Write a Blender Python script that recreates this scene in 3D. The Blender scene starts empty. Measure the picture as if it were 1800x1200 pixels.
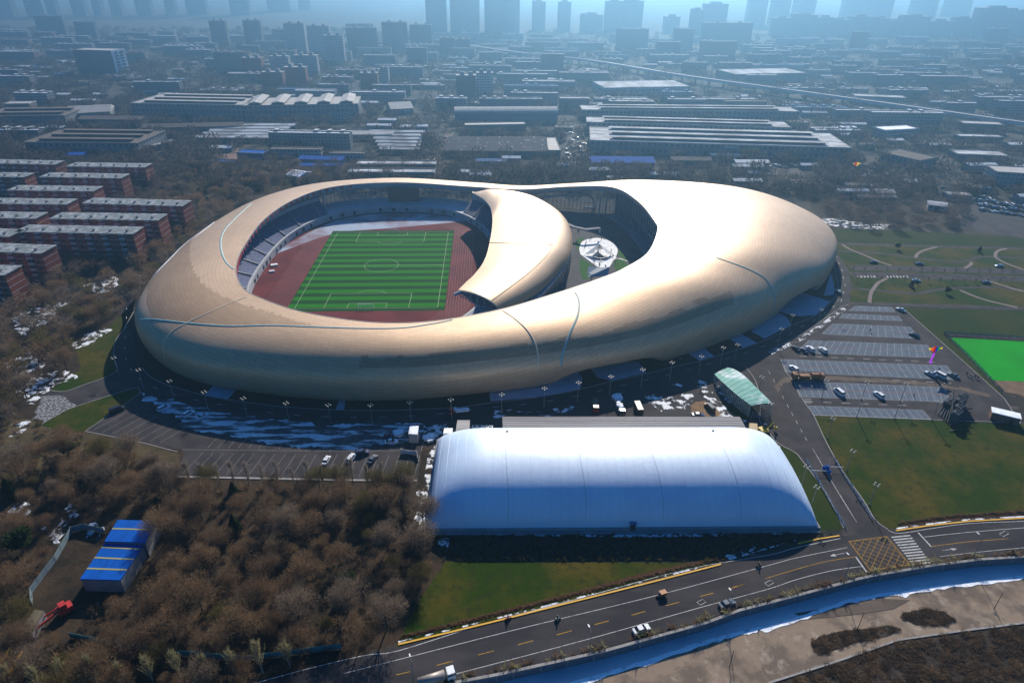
import bpy, bmesh, math, random
from math import radians as R, sin, cos, pi, sqrt, atan2, tan
from mathutils import Vector, Matrix
from mathutils.bvhtree import BVHTree
random.seed(7)
sc = bpy.context.scene
COL = sc.collection
# ------------------------------------------------------------------ camera
FPX, PITCH, ROLL, CAMH = 1147.0, R(29.39), R(0.51), 139.8
cd = bpy.data.cameras.new('camera'); cam = bpy.data.objects.new('camera', cd); COL.objects.link(cam)
cd.sensor_width = 36; cd.lens = 36*FPX/1800; cd.clip_start = 1; cd.clip_end = 20000
cam.matrix_world = Matrix.Translation((0, 0, CAMH)) @ Matrix.Rotation(pi/2-PITCH, 4, 'X') @ Matrix.Rotation(ROLL, 4, 'Z')
sc.camera = cam
# ------------------------------------------------------------------ sky and sun
SUN_EL, SUN_AZ = R(29.0), R(10.0)          # azimuth measured from +Y towards +X
w = bpy.data.worlds.new('World'); sc.world = w; w.use_nodes = True
nt = w.node_tree; nt.nodes.clear()
sky = nt.nodes.new('ShaderNodeTexSky'); sky.sky_type = 'NISHITA'; sky.sun_disc = False
sky.sun_elevation = SUN_EL; sky.sun_rotation = SUN_AZ; sky.altitude = 200
sky.air_density = 1.0; sky.dust_density = 0.3; sky.ozone_density = 6.0
bg = nt.nodes.new('ShaderNodeBackground'); bg.inputs['Strength'].default_value = 0.062
wo = nt.nodes.new('ShaderNodeOutputWorld')
hs = nt.nodes.new('ShaderNodeHueSaturation'); hs.inputs['Saturation'].default_value = 1.8; hs.inputs['Hue'].default_value = .508
nt.links.new(sky.outputs[0], hs.inputs['Color']); nt.links.new(hs.outputs[0], bg.inputs[0]); nt.links.new(bg.outputs[0], wo.inputs[0])
sd = bpy.data.lights.new('sun', 'SUN'); sd.energy = 5.0; sd.angle = R(0.5); sd.color = (1.0, 0.91, 0.78)
sun = bpy.data.objects.new('sun', sd); COL.objects.link(sun)
sdir = Vector((sin(SUN_AZ)*cos(SUN_EL), cos(SUN_AZ)*cos(SUN_EL), sin(SUN_EL)))
sun.rotation_euler = sdir.to_track_quat('Z', 'Y').to_euler(); sun.location = (100, 400, 300)
vs = sc.view_settings; vs.view_transform = 'Standard'; vs.look = 'None'; vs.exposure = 0.75; vs.gamma = 1; vs.use_curve_mapping = False
sc.cycles.volume_bounces = 0; sc.cycles.max_bounces = 5; sc.cycles.diffuse_bounces = 2; sc.cycles.transparent_max_bounces = 6

# ------------------------------------------------------------------ measuring: a point of the survey photo -> a place at height z
def D(px, py):
    x, y = px-900, py-600
    xr = x*cos(ROLL)+y*sin(ROLL); yr = -x*sin(ROLL)+y*cos(ROLL)
    return Vector((xr, FPX*cos(PITCH)-yr*sin(PITCH), -FPX*sin(PITCH)-yr*cos(PITCH)))
def U(px, py, z=0.0):
    d = D(px, py); t = (z-CAMH)/d.z
    return Vector((d.x*t, d.y*t, z))
def US(l, z=0.0): return [U(p[0], p[1], z) for p in l]
def Z3(ox, oy, s, l): return [(ox+a/s, oy+b/s) for a, b in l]

# ------------------------------------------------------------------ mesh helpers
class MB:
    def __init__(s): s.v = []; s.f = []; s.m = []
    def add(s, v, f, m=0):
        o = len(s.v); s.v += [tuple(p) for p in v]; s.f += [tuple(i+o for i in q) for q in f]; s.m += [m]*len(f); return s
    def box(s, cx, cy, z0, sx, sy, h, rot=0, m=0, top=1.0):
        c, n = cos(rot), sin(rot); v = []
        for z, k in ((z0, 1), (z0+h, top)):
            for a, b in ((-1, -1), (1, -1), (1, 1), (-1, 1)):
                x, y = a*sx/2*k, b*sy/2*k; v.append((cx+x*c-y*n, cy+x*n+y*c, z))
        return s.add(v, [(3, 2, 1, 0), (4, 5, 6, 7), (0, 1, 5, 4), (1, 2, 6, 5), (2, 3, 7, 6), (3, 0, 4, 7)], m)
    def prism(s, poly, z0, z1, m=0):
        n = len(poly); a = sum(poly[i][0]*poly[(i+1) % n][1]-poly[(i+1) % n][0]*poly[i][1] for i in range(n))
        if a < 0: poly = poly[::-1]
        v = [(p[0], p[1], z0) for p in poly]+[(p[0], p[1], z1) for p in poly]
        return s.add(v, [tuple(range(n))[::-1], tuple(range(n, 2*n))]+[(i, (i+1) % n, n+(i+1) % n, n+i) for i in range(n)], m)
    def sheet(s, poly, z, m=0):
        n = len(poly); a = sum(poly[i][0]*poly[(i+1) % n][1]-poly[(i+1) % n][0]*poly[i][1] for i in range(n))
        if a < 0: poly = poly[::-1]
        return s.add([(p[0], p[1], z) for p in poly], [tuple(range(n))], m)
    def tube(s, a, b, r0, r1=None, n=6, m=0, caps=True):
        a, b = Vector(a), Vector(b); r1 = r0 if r1 is None else r1
        d = (b-a).normalized() if (b-a).length > 1e-9 else Vector((0, 0, 1))
        t = Vector((0, 0, 1)) if abs(d.z) < .9 else Vector((1, 0, 0)); x = d.cross(t).normalized(); y = d.cross(x)
        v = []
        for p, r in ((a, r0), (b, r1)):
            for i in range(n): q = 2*pi*i/n; v.append(p+x*(cos(q)*r)+y*(sin(q)*r))
        f = [(i, n+i, n+(i+1) % n, (i+1) % n) for i in range(n)]
        if caps: f += [tuple(range(n)), tuple(range(n, 2*n))[::-1]]
        return s.add(v, f, m)
    def path(s, pts, r, n=6, m=0):
        for i in range(len(pts)-1): s.tube(pts[i], pts[i+1], r, r, n, m)
        return s
    def strip(s, pts, wd, z, m=0, off=0.0):          # flat ribbon of width wd along pts (2D), shifted sideways by off
        P = [Vector((p[0], p[1])) for p in pts]; v = []; n = len(P)
        for i in range(n):
            t = (P[min(i+1, n-1)]-P[max(i-1, 0)]).normalized(); q = Vector((-t.y, t.x))
            a = P[i]+q*(off-wd/2); b = P[i]+q*(off+wd/2); v += [(a.x, a.y, z), (b.x, b.y, z)]
        return s.add(v, [(2*i, 2*i+2, 2*i+3, 2*i+1) for i in range(n-1)], m)
    def kerb(s, pts, wd, z0, h, m=0, off=0.0):
        P = [Vector((p[0], p[1])) for p in pts]; v = []; n = len(P)
        for i in range(n):
            t = (P[min(i+1, n-1)]-P[max(i-1, 0)]).normalized(); q = Vector((-t.y, t.x))
            a = P[i]+q*(off-wd/2); b = P[i]+q*(off+wd/2)
            v += [(a.x, a.y, z0), (a.x, a.y, z0+h), (b.x, b.y, z0+h), (b.x, b.y, z0)]
        f = []
        for i in range(n-1):
            for k in range(4): f.append((4*i+k, 4*i+(k+1) % 4, 4*i+4+(k+1) % 4, 4*i+4+k)[::-1])
        f += [(0, 1, 2, 3), (4*n-1, 4*n-2, 4*n-3, 4*n-4)]
        return s.add(v, f, m)
    def grid(s, rows, m=0, close_u=False, close_v=False):
        nu, nv = len(rows), len(rows[0]); v = [p for r in rows for p in r]; f = []
        for i in range(nu if close_u else nu-1):
            for j in range(nv if close_v else nv-1):
                f.append((i*nv+j, i*nv+(j+1) % nv, ((i+1) % nu)*nv+(j+1) % nv, ((i+1) % nu)*nv+j))
        return s.add(v, f, m)
    def mesh(s, name, mats, smooth=False):
        me = bpy.data.meshes.new(name); me.from_pydata(s.v, [], s.f)
        for q in (mats if isinstance(mats, (list, tuple)) else [mats]): me.materials.append(q)
        if any(s.m): me.polygons.foreach_set('material_index', s.m)
        if smooth: me.polygons.foreach_set('use_smooth', [True]*len(s.f))
        me.update(); return me
    def build(s, name, mats, parent=None, smooth=False, loc=None):
        return link(name, s.mesh(name, mats, smooth), parent, loc)
def link(name, me, parent=None, loc=None, rz=0):
    o = bpy.data.objects.new(name, me); COL.objects.link(o)
    if parent: o.parent = parent
    if loc is not None: o.location = loc
    if rz: o.rotation_euler = (0, 0, rz)
    return o
def clip16(t):
    w_ = t.split(); return ' '.join(w_[:16]).rstrip(',') if len(w_) > 16 else t
def tag(o, label=None, cat=None, group=None, kind=None):
    if label: o['label'] = label
    if cat: o['category'] = cat
    if group: o['group'] = group
    if kind: o['kind'] = kind
    return o
def thing(name, loc, rz=0, label=None, cat=None, group=None):
    return tag(link(name, None, None, loc, rz), label, cat, group)
def copy_tree(o, parent=None):
    c = o.copy(); COL.objects.link(c); c.parent = parent
    for ch in o.children: copy_tree(ch, c)
    return c
def dup(o, loc, rz=0, label=None, group=None, sc_=None):
    c = copy_tree(o); c.location = loc; c.rotation_euler = (0, 0, rz)
    if sc_: c.scale = sc_ if hasattr(sc_, '__len__') else (sc_,)*3
    if label: c['label'] = label
    if group: c['group'] = group
    return c
def struct(o, label=None): return tag(o, label, None, None, 'structure')
def cr(pts, n=8, closed=False):                    # Catmull-Rom through tuples of any length
    P = [tuple(p) for p in pts]; L = len(P); out = []
    for i in range(L if closed else L-1):
        g = (lambda k: P[k % L]) if closed else (lambda k: P[max(0, min(L-1, k))])
        a, b, c, d = g(i-1), g(i), g(i+1), g(i+2)
        for k in range(n):
            t = k/n; out.append(tuple(.5*(2*b[q]+(c[q]-a[q])*t+(2*a[q]-5*b[q]+4*c[q]-d[q])*t*t+(3*b[q]-a[q]-3*c[q]+d[q])*t**3) for q in range(len(b))))
    if not closed: out.append(P[-1])
    return out
def C(h):                                           # helper: plain tuple colour
    return (h[0], h[1], h[2], 1)

# ------------------------------------------------------------------ materials
def mk(name, col, rough=.8, metal=0.0, col2=None, scale=.2, lo=.35, hi=.65, detail=5, stretch=None,
       col3=None, scale3=.05, lo3=.55, hi3=.6, stretch3=None, bump=0, bscale=2.0, spec=.5, rot=0, emis=None, alpha=None, trans=0):
    m = bpy.data.materials.new(name); m.use_nodes = True; t = m.node_tree; N = t.nodes; L = t.links
    b = N['Principled BSDF']; b.inputs['Roughness'].default_value = rough; b.inputs['Metallic'].default_value = metal
    b.inputs['Base Color'].default_value = C(col); b.inputs['Specular IOR Level'].default_value = .08 if (rough >= .84 and spec == .5) else spec
    if alpha: b.inputs['Alpha'].default_value = alpha
    if trans: b.inputs['Transmission Weight'].default_value = trans
    if emis: b.inputs['Emission Color'].default_value = C(emis[0]); b.inputs['Emission Strength'].default_value = emis[1]
    tc = N.new('ShaderNodeTexCoord') if (col2 or col3 or bump) else None
    def noise(scl, st, det=detail):
        mp = N.new('ShaderNodeMapping'); L.new(tc.outputs['Object'], mp.inputs[0])
        mp.inputs['Rotation'].default_value = (0, 0, rot)
        if st: mp.inputs['Scale'].default_value = st
        n = N.new('ShaderNodeTexNoise'); n.inputs['Scale'].default_value = scl; n.inputs['Detail'].default_value = det
        n.inputs['Roughness'].default_value = .6
        L.new(mp.outputs[0], n.inputs['Vector']); return n.outputs['Fac']
    def ramp(src, lo, hi):
        r = N.new('ShaderNodeMapRange'); r.inputs[1].default_value = lo; r.inputs[2].default_value = hi
        L.new(src, r.inputs[0]); return r.outputs[0]
    cur = None
    for cc, s_, a_, h_, st_ in ((col2, scale, lo, hi, stretch), (col3, scale3, lo3, hi3, stretch3)):
        if cc:
            mx = N.new('ShaderNodeMix'); mx.data_type = 'RGBA'; L.new(ramp(noise(s_, st_), a_, h_), mx.inputs[0])
            if cur: L.new(cur, mx.inputs[6])
            else: mx.inputs[6].default_value = C(col)
            mx.inputs[7].default_value = C(cc); cur = mx.outputs[2]
    if cur: L.new(cur, b.inputs['Base Color'])
    if bump:
        bp = N.new('ShaderNodeBump'); bp.inputs['Strength'].default_value = bump; bp.inputs['Distance'].default_value = .3
        L.new(noise(bscale, None, 3), bp.inputs['Height']); L.new(bp.outputs[0], b.inputs['Normal'])
    return m
SNOW = (.80, .84, .90)
M = {}
M['ground'] = mk('dry_ground', (.060, .050, .040), .95, col2=(.030, .029, .028), scale=.02, lo=.4, hi=.6, col3=(.12, .10, .085), scale3=.15, lo3=.55, hi3=.75, bump=.4, bscale=.5)
M['woodfloor'] = mk('wood_floor', (.050, .034, .022), .95, col2=(.022, .018, .014), scale=.12, lo=.42, hi=.6, col3=(.42, .43, .46), scale3=.10, lo3=.69, hi3=.74, bump=.5, bscale=1.0)
M['asphalt'] = mk('asphalt', (.034, .031, .035), .85, col2=(.052, .047, .050), scale=.10, lo=.42, hi=.60, detail=8, stretch=(.5, 1.4, 1), col3=(.075, .066, .058), scale3=.02, lo3=.56, hi3=.8, bump=.05, bscale=6)
M['asphalt_light'] = mk('worn_asphalt', (.056, .049, .051), .85, col2=(.036, .032, .035), scale=.14, lo=.42, hi=.6, detail=8, bump=.05, bscale=6)
M['dust'] = mk('dusty_track', (.15, .115, .085), .9, col2=(.09, .07, .06), scale=.25, lo=.35, hi=.7)
M['asphalt_snow'] = mk('snowy_asphalt', (.040, .040, .048), .8, col2=(.05, .05, .055), scale=.3, col3=(.62, .66, .72), scale3=.34, lo3=.48, hi3=.56, stretch3=(.22, 1.3, 1), rot=.12)
M['paver'] = mk('stall_paver', (.12, .145, .18), .9, col2=(.09, .11, .14), scale=.35, lo=.4, hi=.65)
M['concrete'] = mk('pale_concrete', (.30, .30, .31), .85, col2=(.22, .22, .235), scale=.25, lo=.4, hi=.7)
M['kerb'] = mk('kerb_stone', (.33, .31, .29), .85, col2=(.24, .23, .22), scale=.6)
M['lawn'] = mk('lawn', (.014, .036, .002), .95, col2=(.034, .042, .004), scale=.05, lo=.38, hi=.64, col3=(.020, .030, .008), scale3=.8, lo3=.45, hi3=.7, bump=.5, bscale=2.5)
M['lawn_dry'] = mk('winter_lawn', (.018, .040, .001), .95, col2=(.070, .056, .007), scale=.045, lo=.43, hi=.62, detail=8, col3=(.018, .026, .007), scale3=.45, lo3=.5, hi3=.72, bump=.5, bscale=2.5)
M['lawn_dark'] = mk('rough_verge', (.040, .044, .036), .95, col2=(.018, .020, .018), scale=.9, lo=.35, hi=.6, col3=SNOW, scale3=.16, lo3=.70, hi3=.73, bump=.8, bscale=1.5)
M['snow'] = mk('snow', SNOW, .7, col2=(.45, .46, .48), scale=.5, lo=.55, hi=.68, bump=.6, bscale=.8)
M['snow_broken'] = mk('melting_snow', (.78, .81, .86), .75, col2=(.06, .055, .045), scale=.45, lo=.46, hi=.53, bump=.6, bscale=1.2)
def snowmat(name, scale, lo, hi):
    m = mk(name, (.78, .81, .86), .75, col2=(.6, .62, .66), scale=1.5, bump=.6, bscale=1.2); t = m.node_tree; N = t.nodes; L = t.links
    tc = N.new('ShaderNodeTexCoord'); n = N.new('ShaderNodeTexNoise'); n.inputs['Scale'].default_value = scale; n.inputs['Detail'].default_value = 6; n.inputs['Roughness'].default_value = .65
    r = N.new('ShaderNodeMapRange'); r.inputs[1].default_value = lo; r.inputs[2].default_value = hi; L.new(tc.outputs['Object'], n.inputs[0]); L.new(n.outputs['Fac'], r.inputs[0]); L.new(r.outputs[0], N['Principled BSDF'].inputs['Alpha'])
    return m
M['snow_broken'] = snowmat('melting_snow', .32, .49, .55)
M['ice'] = mk('river_ice', (.60, .60, .64), .6, col2=(.46, .48, .54), scale=.06, lo=.4, hi=.65, col3=(.10, .13, .17), scale3=.03, lo3=.66, hi3=.69, stretch3=(1, 3, 1))
M['bank'] = mk('river_bank', (.25, .19, .14), .92, col2=(.15, .115, .09), scale=.10, lo=.46, hi=.56, detail=8, col3=(.33, .27, .21), scale3=.35, lo3=.55, hi3=.7, bump=.25, bscale=.8)
M['scrubfloor'] = mk('scrub_floor', (.060, .046, .036), .95, col2=(.032, .026, .022), scale=.35, lo=.4, hi=.6, col3=(.30, .31, .34), scale3=.14, lo3=.70, hi3=.73, bump=.7, bscale=.8)
M['line_w'] = mk('white_paint', (.62, .62, .60), .7, col2=(.35, .34, .34), scale=1.2, lo=.55, hi=.8)
M['line_y'] = mk('yellow_paint', (.66, .34, .01), .7, col2=(.35, .20, .05), scale=1.2, lo=.55, hi=.85)
M['white'] = mk('white_paint_metal', (.78, .78, .77), .5)
M['grey'] = mk('grey_metal', (.22, .22, .23), .5, .3)
M['dark'] = mk('dark_metal', (.035, .037, .042), .45, .4)
M['black'] = mk('black_rubber', (.012, .012, .012), .7)
M['glass'] = mk('dark_glass', (.015, .022, .035), .08, 0, spec=.8)
M['wallgrey'] = mk('grey_render', (.26, .26, .27), .85, col2=(.20, .20, .21), scale=.3)
M['bluewall'] = mk('blue_fence', (.06, .17, .33), .6, col2=(.04, .11, .22), scale=.5)
M['bluesteel'] = mk('blue_steel_roof', (.002, .085, .40), .85, 0, col2=(.002, .06, .26), scale=.3, stretch=(3, .3, 1), lo=.4, hi=.7)
M['red'] = mk('red_paint', (.42, .025, .02), .5)
M['orange'] = mk('orange_paint', (.42, .15, .03), .55, col2=(.20, .08, .03), scale=1.5, lo=.4, hi=.7)
M['brick'] = mk('brick_wall', (.26, .075, .05), .9, col2=(.19, .06, .045), scale=.4)
M['bark'] = mk('bark', (.10, .08, .065), .9, col2=(.06, .05, .04), scale=2)
M['skin_cloth'] = mk('dark_clothing', (.025, .025, .035), .9)
M['teal'] = mk('teal_gutter', (.22, .38, .38), .6)
def facade(name, wall, roof, win=(.09, .10, .12), fh=3.0, bay=3.4, snow=.35, rough=.85):
    m = bpy.data.materials.new(name); m.use_nodes = True; t = m.node_tree; N = t.nodes; L = t.links; b = N['Principled BSDF']
    b.inputs['Roughness'].default_value = rough; b.inputs['Specular IOR Level'].default_value = .12
    tc = N.new('ShaderNodeTexCoord'); sp = N.new('ShaderNodeSeparateXYZ'); L.new(tc.outputs['Object'], sp.inputs[0])
    sn = N.new('ShaderNodeSeparateXYZ'); L.new(tc.outputs['Normal'], sn.inputs[0])
    def ma(op, a, b_=None, c_=None):
        n = N.new('ShaderNodeMath'); n.operation = op
        for i, q in enumerate((a, b_, c_)):
            if q is None: continue
            if isinstance(q, (int, float)): n.inputs[i].default_value = q
            else: L.new(q, n.inputs[i])
        return n.outputs[0]
    ax = ma('GREATER_THAN', ma('ABSOLUTE', sn.outputs[0]), .5)
    u = ma('ADD', ma('MULTIPLY', ax, sp.outputs[1]), ma('MULTIPLY', ma('SUBTRACT', 1.0, ax), sp.outputs[0]))
    fu = ma('FRACT', ma('DIVIDE', u, bay)); fz = ma('FRACT', ma('DIVIDE', sp.outputs[2], fh))
    mu = ma('MULTIPLY', ma('GREATER_THAN', fu, .22), ma('LESS_THAN', fu, .78))
    mz = ma('MULTIPLY', ma('GREATER_THAN', fz, .32), ma('LESS_THAN', fz, .80))
    wn = ma('MULTIPLY', mu, mz)
    ns = N.new('ShaderNodeTexNoise'); ns.inputs['Scale'].default_value = .12; ns.inputs['Detail'].default_value = 5; L.new(tc.outputs['Object'], ns.inputs['Vector'])
    mr = N.new('ShaderNodeMapRange'); mr.inputs[1].default_value = .62-snow*.3; mr.inputs[2].default_value = .66-snow*.3; L.new(ns.outputs['Fac'], mr.inputs[0])
    def mix(f, a, b_):
        x = N.new('ShaderNodeMix'); x.data_type = 'RGBA'; L.new(f, x.inputs[0])
        for i, q in ((6, a), (7, b_)):
            if isinstance(q, tuple): x.inputs[i].default_value = C(q)
            else: L.new(q, x.inputs[i])
        return x.outputs[2]
    walls = mix(wn, wall, win); rf = mix(mr.outputs[0], roof, (.55, .58, .62))
    L.new(mix(ma('GREATER_THAN', sn.outputs[2], .5), walls, rf), b.inputs['Base Color'])
    return m
def shellmat(name, a, b2, rough, metal, bw=.006, rh=.012, tint=None):
    m = bpy.data.materials.new(name); m.use_nodes = True; t = m.node_tree; N = t.nodes; L = t.links; b = N['Principled BSDF']
    uv = N.new('ShaderNodeUVMap'); br = N.new('ShaderNodeTexBrick')
    br.inputs['Scale'].default_value = 1.0; br.inputs['Brick Width'].default_value = 4.8; br.inputs['Row Height'].default_value = 1.7
    br.inputs['Mortar Size'].default_value = .07; br.inputs['Mortar Smooth'].default_value = .3; br.inputs['Bias'].default_value = -.2
    br.inputs['Color1'].default_value = C(a); br.inputs['Color2'].default_value = C(b2); br.inputs['Mortar'].default_value = C(tuple(x*.6 for x in a))
    L.new(uv.outputs[0], br.inputs['Vector'])
    ns = N.new('ShaderNodeTexNoise'); ns.inputs['Scale'].default_value = .035; ns.inputs['Detail'].default_value = 6; tc = N.new('ShaderNodeTexCoord'); L.new(tc.outputs['Object'], ns.inputs[0])
    mx = N.new('ShaderNodeMix'); mx.data_type = 'RGBA'; mx.blend_type = 'MULTIPLY'; mr = N.new('ShaderNodeMapRange'); mr.inputs[1].default_value = .4; mr.inputs[2].default_value = .7; mr.inputs[4].default_value = .35
    L.new(ns.outputs['Fac'], mr.inputs[0]); L.new(mr.outputs[0], mx.inputs[0]); L.new(br.outputs['Color'], mx.inputs[6]); mx.inputs[7].default_value = (.78, .74, .70, 1)
    L.new(mx.outputs[2], b.inputs['Base Color']); b.inputs['Metallic'].default_value = metal
    m2 = N.new('ShaderNodeMapRange'); m2.inputs[3].default_value = rough-.05; m2.inputs[4].default_value = rough+.06; L.new(br.outputs['Fac'], m2.inputs[0])
    b.inputs['Roughness'].default_value = rough
    bp = N.new('ShaderNodeBump'); bp.inputs['Strength'].default_value = .25; bp.inputs['Distance'].default_value = .05; bp.invert = True
    L.new(br.outputs['Fac'], bp.inputs['Height']); L.new(bp.outputs[0], b.inputs['Normal'])
    return m
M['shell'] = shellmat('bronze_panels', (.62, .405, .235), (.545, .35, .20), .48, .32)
M['shell_matt'] = shellmat('darker_bronze_panels', (.42, .265, .145), (.36, .225, .12), .55, .32)
M['soffit'] = mk('soffit_panels', (.36, .42, .48), .6, col2=(.30, .35, .41), scale=.2)

# ================================================================== STADIUM
# station: inner edge (x, y, z), outer foot (x, y), crest rise, roundness n
ST = [(-67.2, 227.8, 21, -65, 201.5, .3, 2.5), (-87.3, 235, 21, -91.9, 205, .3, 2.5), (-105.6, 246.3, 21, -120.7, 213, .4, 2.5), (-115, 254.6, 21, -141.5, 226.5, .6, 2.7),
 (-123.5, 268.4, 21, -158, 247, .8, 2.8), (-129.5, 284.1, 20.5, -167, 275, .8, 2.8), (-134.2, 305.8, 20.2, -172, 305, .8, 2.5), (-138.7, 349.2, 19.5, -173, 350, .5, 2.4),
 (-133.6, 390.5, 18.5, -163, 405, .3, 2.3), (-116.7, 421.5, 17.5, -136, 441, .2, 2.2), (-77.4, 434.1, 17, -82, 457, .2, 2.2), (-29.2, 432.9, 15, -27, 452, .2, 2.2),
 (4.8, 430.8, 14, 6, 447, .2, 2.2), (38, 428.1, 17, 45, 446, .3, 2.2), (63.7, 413.2, 21, 98, 444, 1.6, 2.3), (73.2, 375.4, 24, 160, 428, 3.0, 2.4),
 (75.9, 337, 25, 182, 390, 3.5, 2.4), (74.5, 321, 25, 180, 349, 3.3, 2.4), (64.1, 290.6, 25, 157, 306, 2.6, 2.45), (50, 271.3, 25, 126, 276.5, 1.7, 2.5),
 (39.9, 261.6, 25, 98, 252.8, .9, 2.4), (17.5, 248.3, 23, 54, 227.5, .3, 2.15), (-4.8, 235.3, 22, 14.8, 213.5, .3, 2.2), (-29.6, 227, 21, -28.3, 203.6, .3, 2.5), (-48.8, 224.7, 21, -46.6, 201.6, .3, 2.5)]
SD = cr(ST, 26, True)
ARCH = [(38, 221, 26, 6.0), (138, 288, 22, 6.5)]
def profile(s):
    ix, iy, zi, ox, oy, crest, n = s; O = Vector((ox, oy)); I = Vector((ix, iy)); d = (O-I); Dn = d.length; d = d/Dn
    bel = Dn+3.0; zb = 8.5+.0*zi; zt = zi; pts = []
    Mx = 44
    for k in range(Mx+1):
        a = k/Mx*pi/2; q = sin(a)
        ss = q; zz = zb+(zt-zb)*max(0, 1-ss**n)**(1/n)+crest*sin(pi*min(1, ss/.95))**1.2 if ss < .95 else zb+(zt-zb)*max(0, 1-ss**n)**(1/n)
        pts.append((ss*bel, zz))
    lift = 0
    for ax, ay, wd, hh in ARCH:
        dd = (O-Vector((ax, ay))).length/wd
        if dd < 1: lift = max(lift, hh*(1-dd**4))
    zh = .6+lift
    if ix < 62 and iy > 400: f_ = min(1, (iy-400)/20)*min(1, (62-ix)/12); f_ = f_*f_*(3-2*f_); zh = .6+(zi-5.4)*f_
    pts = [(a, max(z, zh)) for a, z in pts]
    for k in range(1, 13):
        a = k/12*pi/2; z = zb*(1-sin(a))+.6*sin(a); s2 = bel-3.2*(1-cos(a))
        if z < zh: z = zh
        pts.append((s2, z))
    return [(ix+d.x*a, iy+d.y*a, z) for a, z in pts], d, Dn, zh
rows = []; soff = []; NU = len(SD)
for s in SD:
    p, d, Dn, zh = profile(s); rows.append(p)
    ix, iy, zi = s[:3]; fd = 3.6 if iy > 405 else 2.6
    q = [(p[0][0], p[0][1], zi), (ix+d.x*.2, iy+d.y*.2, zi-.7), (ix+d.x*.9, iy+d.y*.9, zi-fd), (ix+d.x*Dn*.45, iy+d.y*Dn*.45, max(zi-fd-1.2, zh+.4)), (ix+d.x*(Dn-4), iy+d.y*(Dn-4), max(6, zi-fd-7, zh+.3)), (ix+d.x*(Dn-3), iy+d.y*(Dn-3), zh), p[-1]]
    soff.append(q)
MV = len(rows[0])
stadium = thing('stadium', (0, 0, 0), 0, 'large bronze clad stadium with a looping ribbon roof around a green football pitch', 'stadium')
sb = MB(); sb.grid(rows, 0, True, False)
# darker, slightly rougher panel tone set per face on the left roof, edge falls on panel joints
DARKREG = Z3(200, 300, 3.6, [(495, 415), (480, 500), (478, 560), (510, 640), (560, 710), (640, 770), (770, 825), (900, 870), (1050, 915), (1170, 955), (1290, 985), (1000, 978), (720, 975), (480, 960), (240, 935), (200, 830), (215, 720), (300, 610), (420, 480)])
def pip(x, y, poly):
    c = False; n = len(poly)
    for i in range(n):
        x1, y1 = poly[i][:2]; x2, y2 = poly[(i+1) % n][:2]
        if (y1 > y) != (y2 > y) and x < (x2-x1)*(y-y1)/(y2-y1)+x1: c = not c
    return c
def PX(P):                                          # place -> survey photo
    dx, dy, dz = P[0], P[1], P[2]-CAMH
    zc = dy*cos(PITCH)-dz*sin(PITCH); yc = -(dy*sin(PITCH)+dz*cos(PITCH)); x = FPX*dx/zc; y = FPX*yc/zc
    return 900+x*cos(ROLL)-y*sin(ROLL), 600+x*sin(ROLL)+y*cos(ROLL)
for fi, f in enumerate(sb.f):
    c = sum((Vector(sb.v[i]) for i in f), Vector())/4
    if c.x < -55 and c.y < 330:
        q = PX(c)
        if pip(q[0], q[1]+1.2*random.uniform(-1, 1), DARKREG): sb.m[fi] = 1
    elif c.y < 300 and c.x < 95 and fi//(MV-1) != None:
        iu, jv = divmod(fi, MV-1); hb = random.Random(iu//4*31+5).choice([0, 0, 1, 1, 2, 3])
        if 27-hb <= jv <= 31: sb.m[fi] = 1  # same darker panel tone in stepped blocks along the shoulder
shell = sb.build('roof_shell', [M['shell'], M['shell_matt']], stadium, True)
uvl = shell.data.uv_layers.new(name='UVMap')
acc = [0]
for i in range(NU): acc.append(acc[-1]+(Vector(rows[i][14])-Vector(rows[(i+1) % NU][14])).length)
vac = []
for i in range(NU):
    a = [0]
    for j in range(MV-1): a.append(a[-1]+(Vector(rows[i][j])-Vector(rows[i][j+1])).length)
    vac.append(a)
for li, lp in enumerate(shell.data.loops):
    vi = lp.vertex_index; i, j = divmod(vi, MV); uu = acc[i]
    if i == 0 and (li//4)//(MV-1) == NU-1: uu = acc[NU]
    uvl.data[li].uv = (uu, vac[i][j])
bvh = BVHTree.FromPolygons([Vector(v) for v in sb.v], sb.f)
so = MB(); so.grid(soff, 0, True, False); so.build('soffit', M['soffit'], stadium, True)
def onshell(px, py, tree=None):
    h = (tree or bvh).ray_cast(Vector((0, 0, CAMH)), D(px, py).normalized())
    return (h[0], h[1]) if h[0] is not None else None
def shell_line(name, pts, r, mat, parent, tree=None, lift=.05):
    P = []
    for q in cr(pts, 14):
        h = onshell(q[0], q[1], tree)
        if h and (not P or (h[0]-P[-1][0]).length < 12): P.append(h)
    m = MB(); v = []
    for i, (p, n) in enumerate(P):
        if n.dot(Vector((0, 0, CAMH))-p) < 0: n = -n
        t = (P[min(i+1, len(P)-1)][0]-P[max(i-1, 0)][0]).normalized(); sd_ = t.cross(n).normalized()
        v += [p-sd_*r+n*lift*.2, p-sd_*r*.7+n*(lift+.12), p+sd_*r*.7+n*(lift+.12), p+sd_*r+n*lift*.2]
    f = [(4*i+k, 4*i+k+1, 4*i+5+k, 4*i+4+k) for i in range(len(P)-1) for k in range(3)]
    m.add(v, f); return m.build(name, mat, parent, True)
shell_line('roof_gutter', [(441.6, 358), (416.7, 380.5), (394, 405.5), (387.5, 427.8), (391.7, 450), (400, 464), (411, 473)], .45, M['teal'], stadium)
shell_line('roof_gutter', [(246.5, 562), (269, 561), (333, 568), (400, 572.8), (477.8, 571.7), (552.8, 574.4), (640, 577), (709, 576), (768, 567.5), (795, 562)], .4, M['teal'], stadium)
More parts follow.
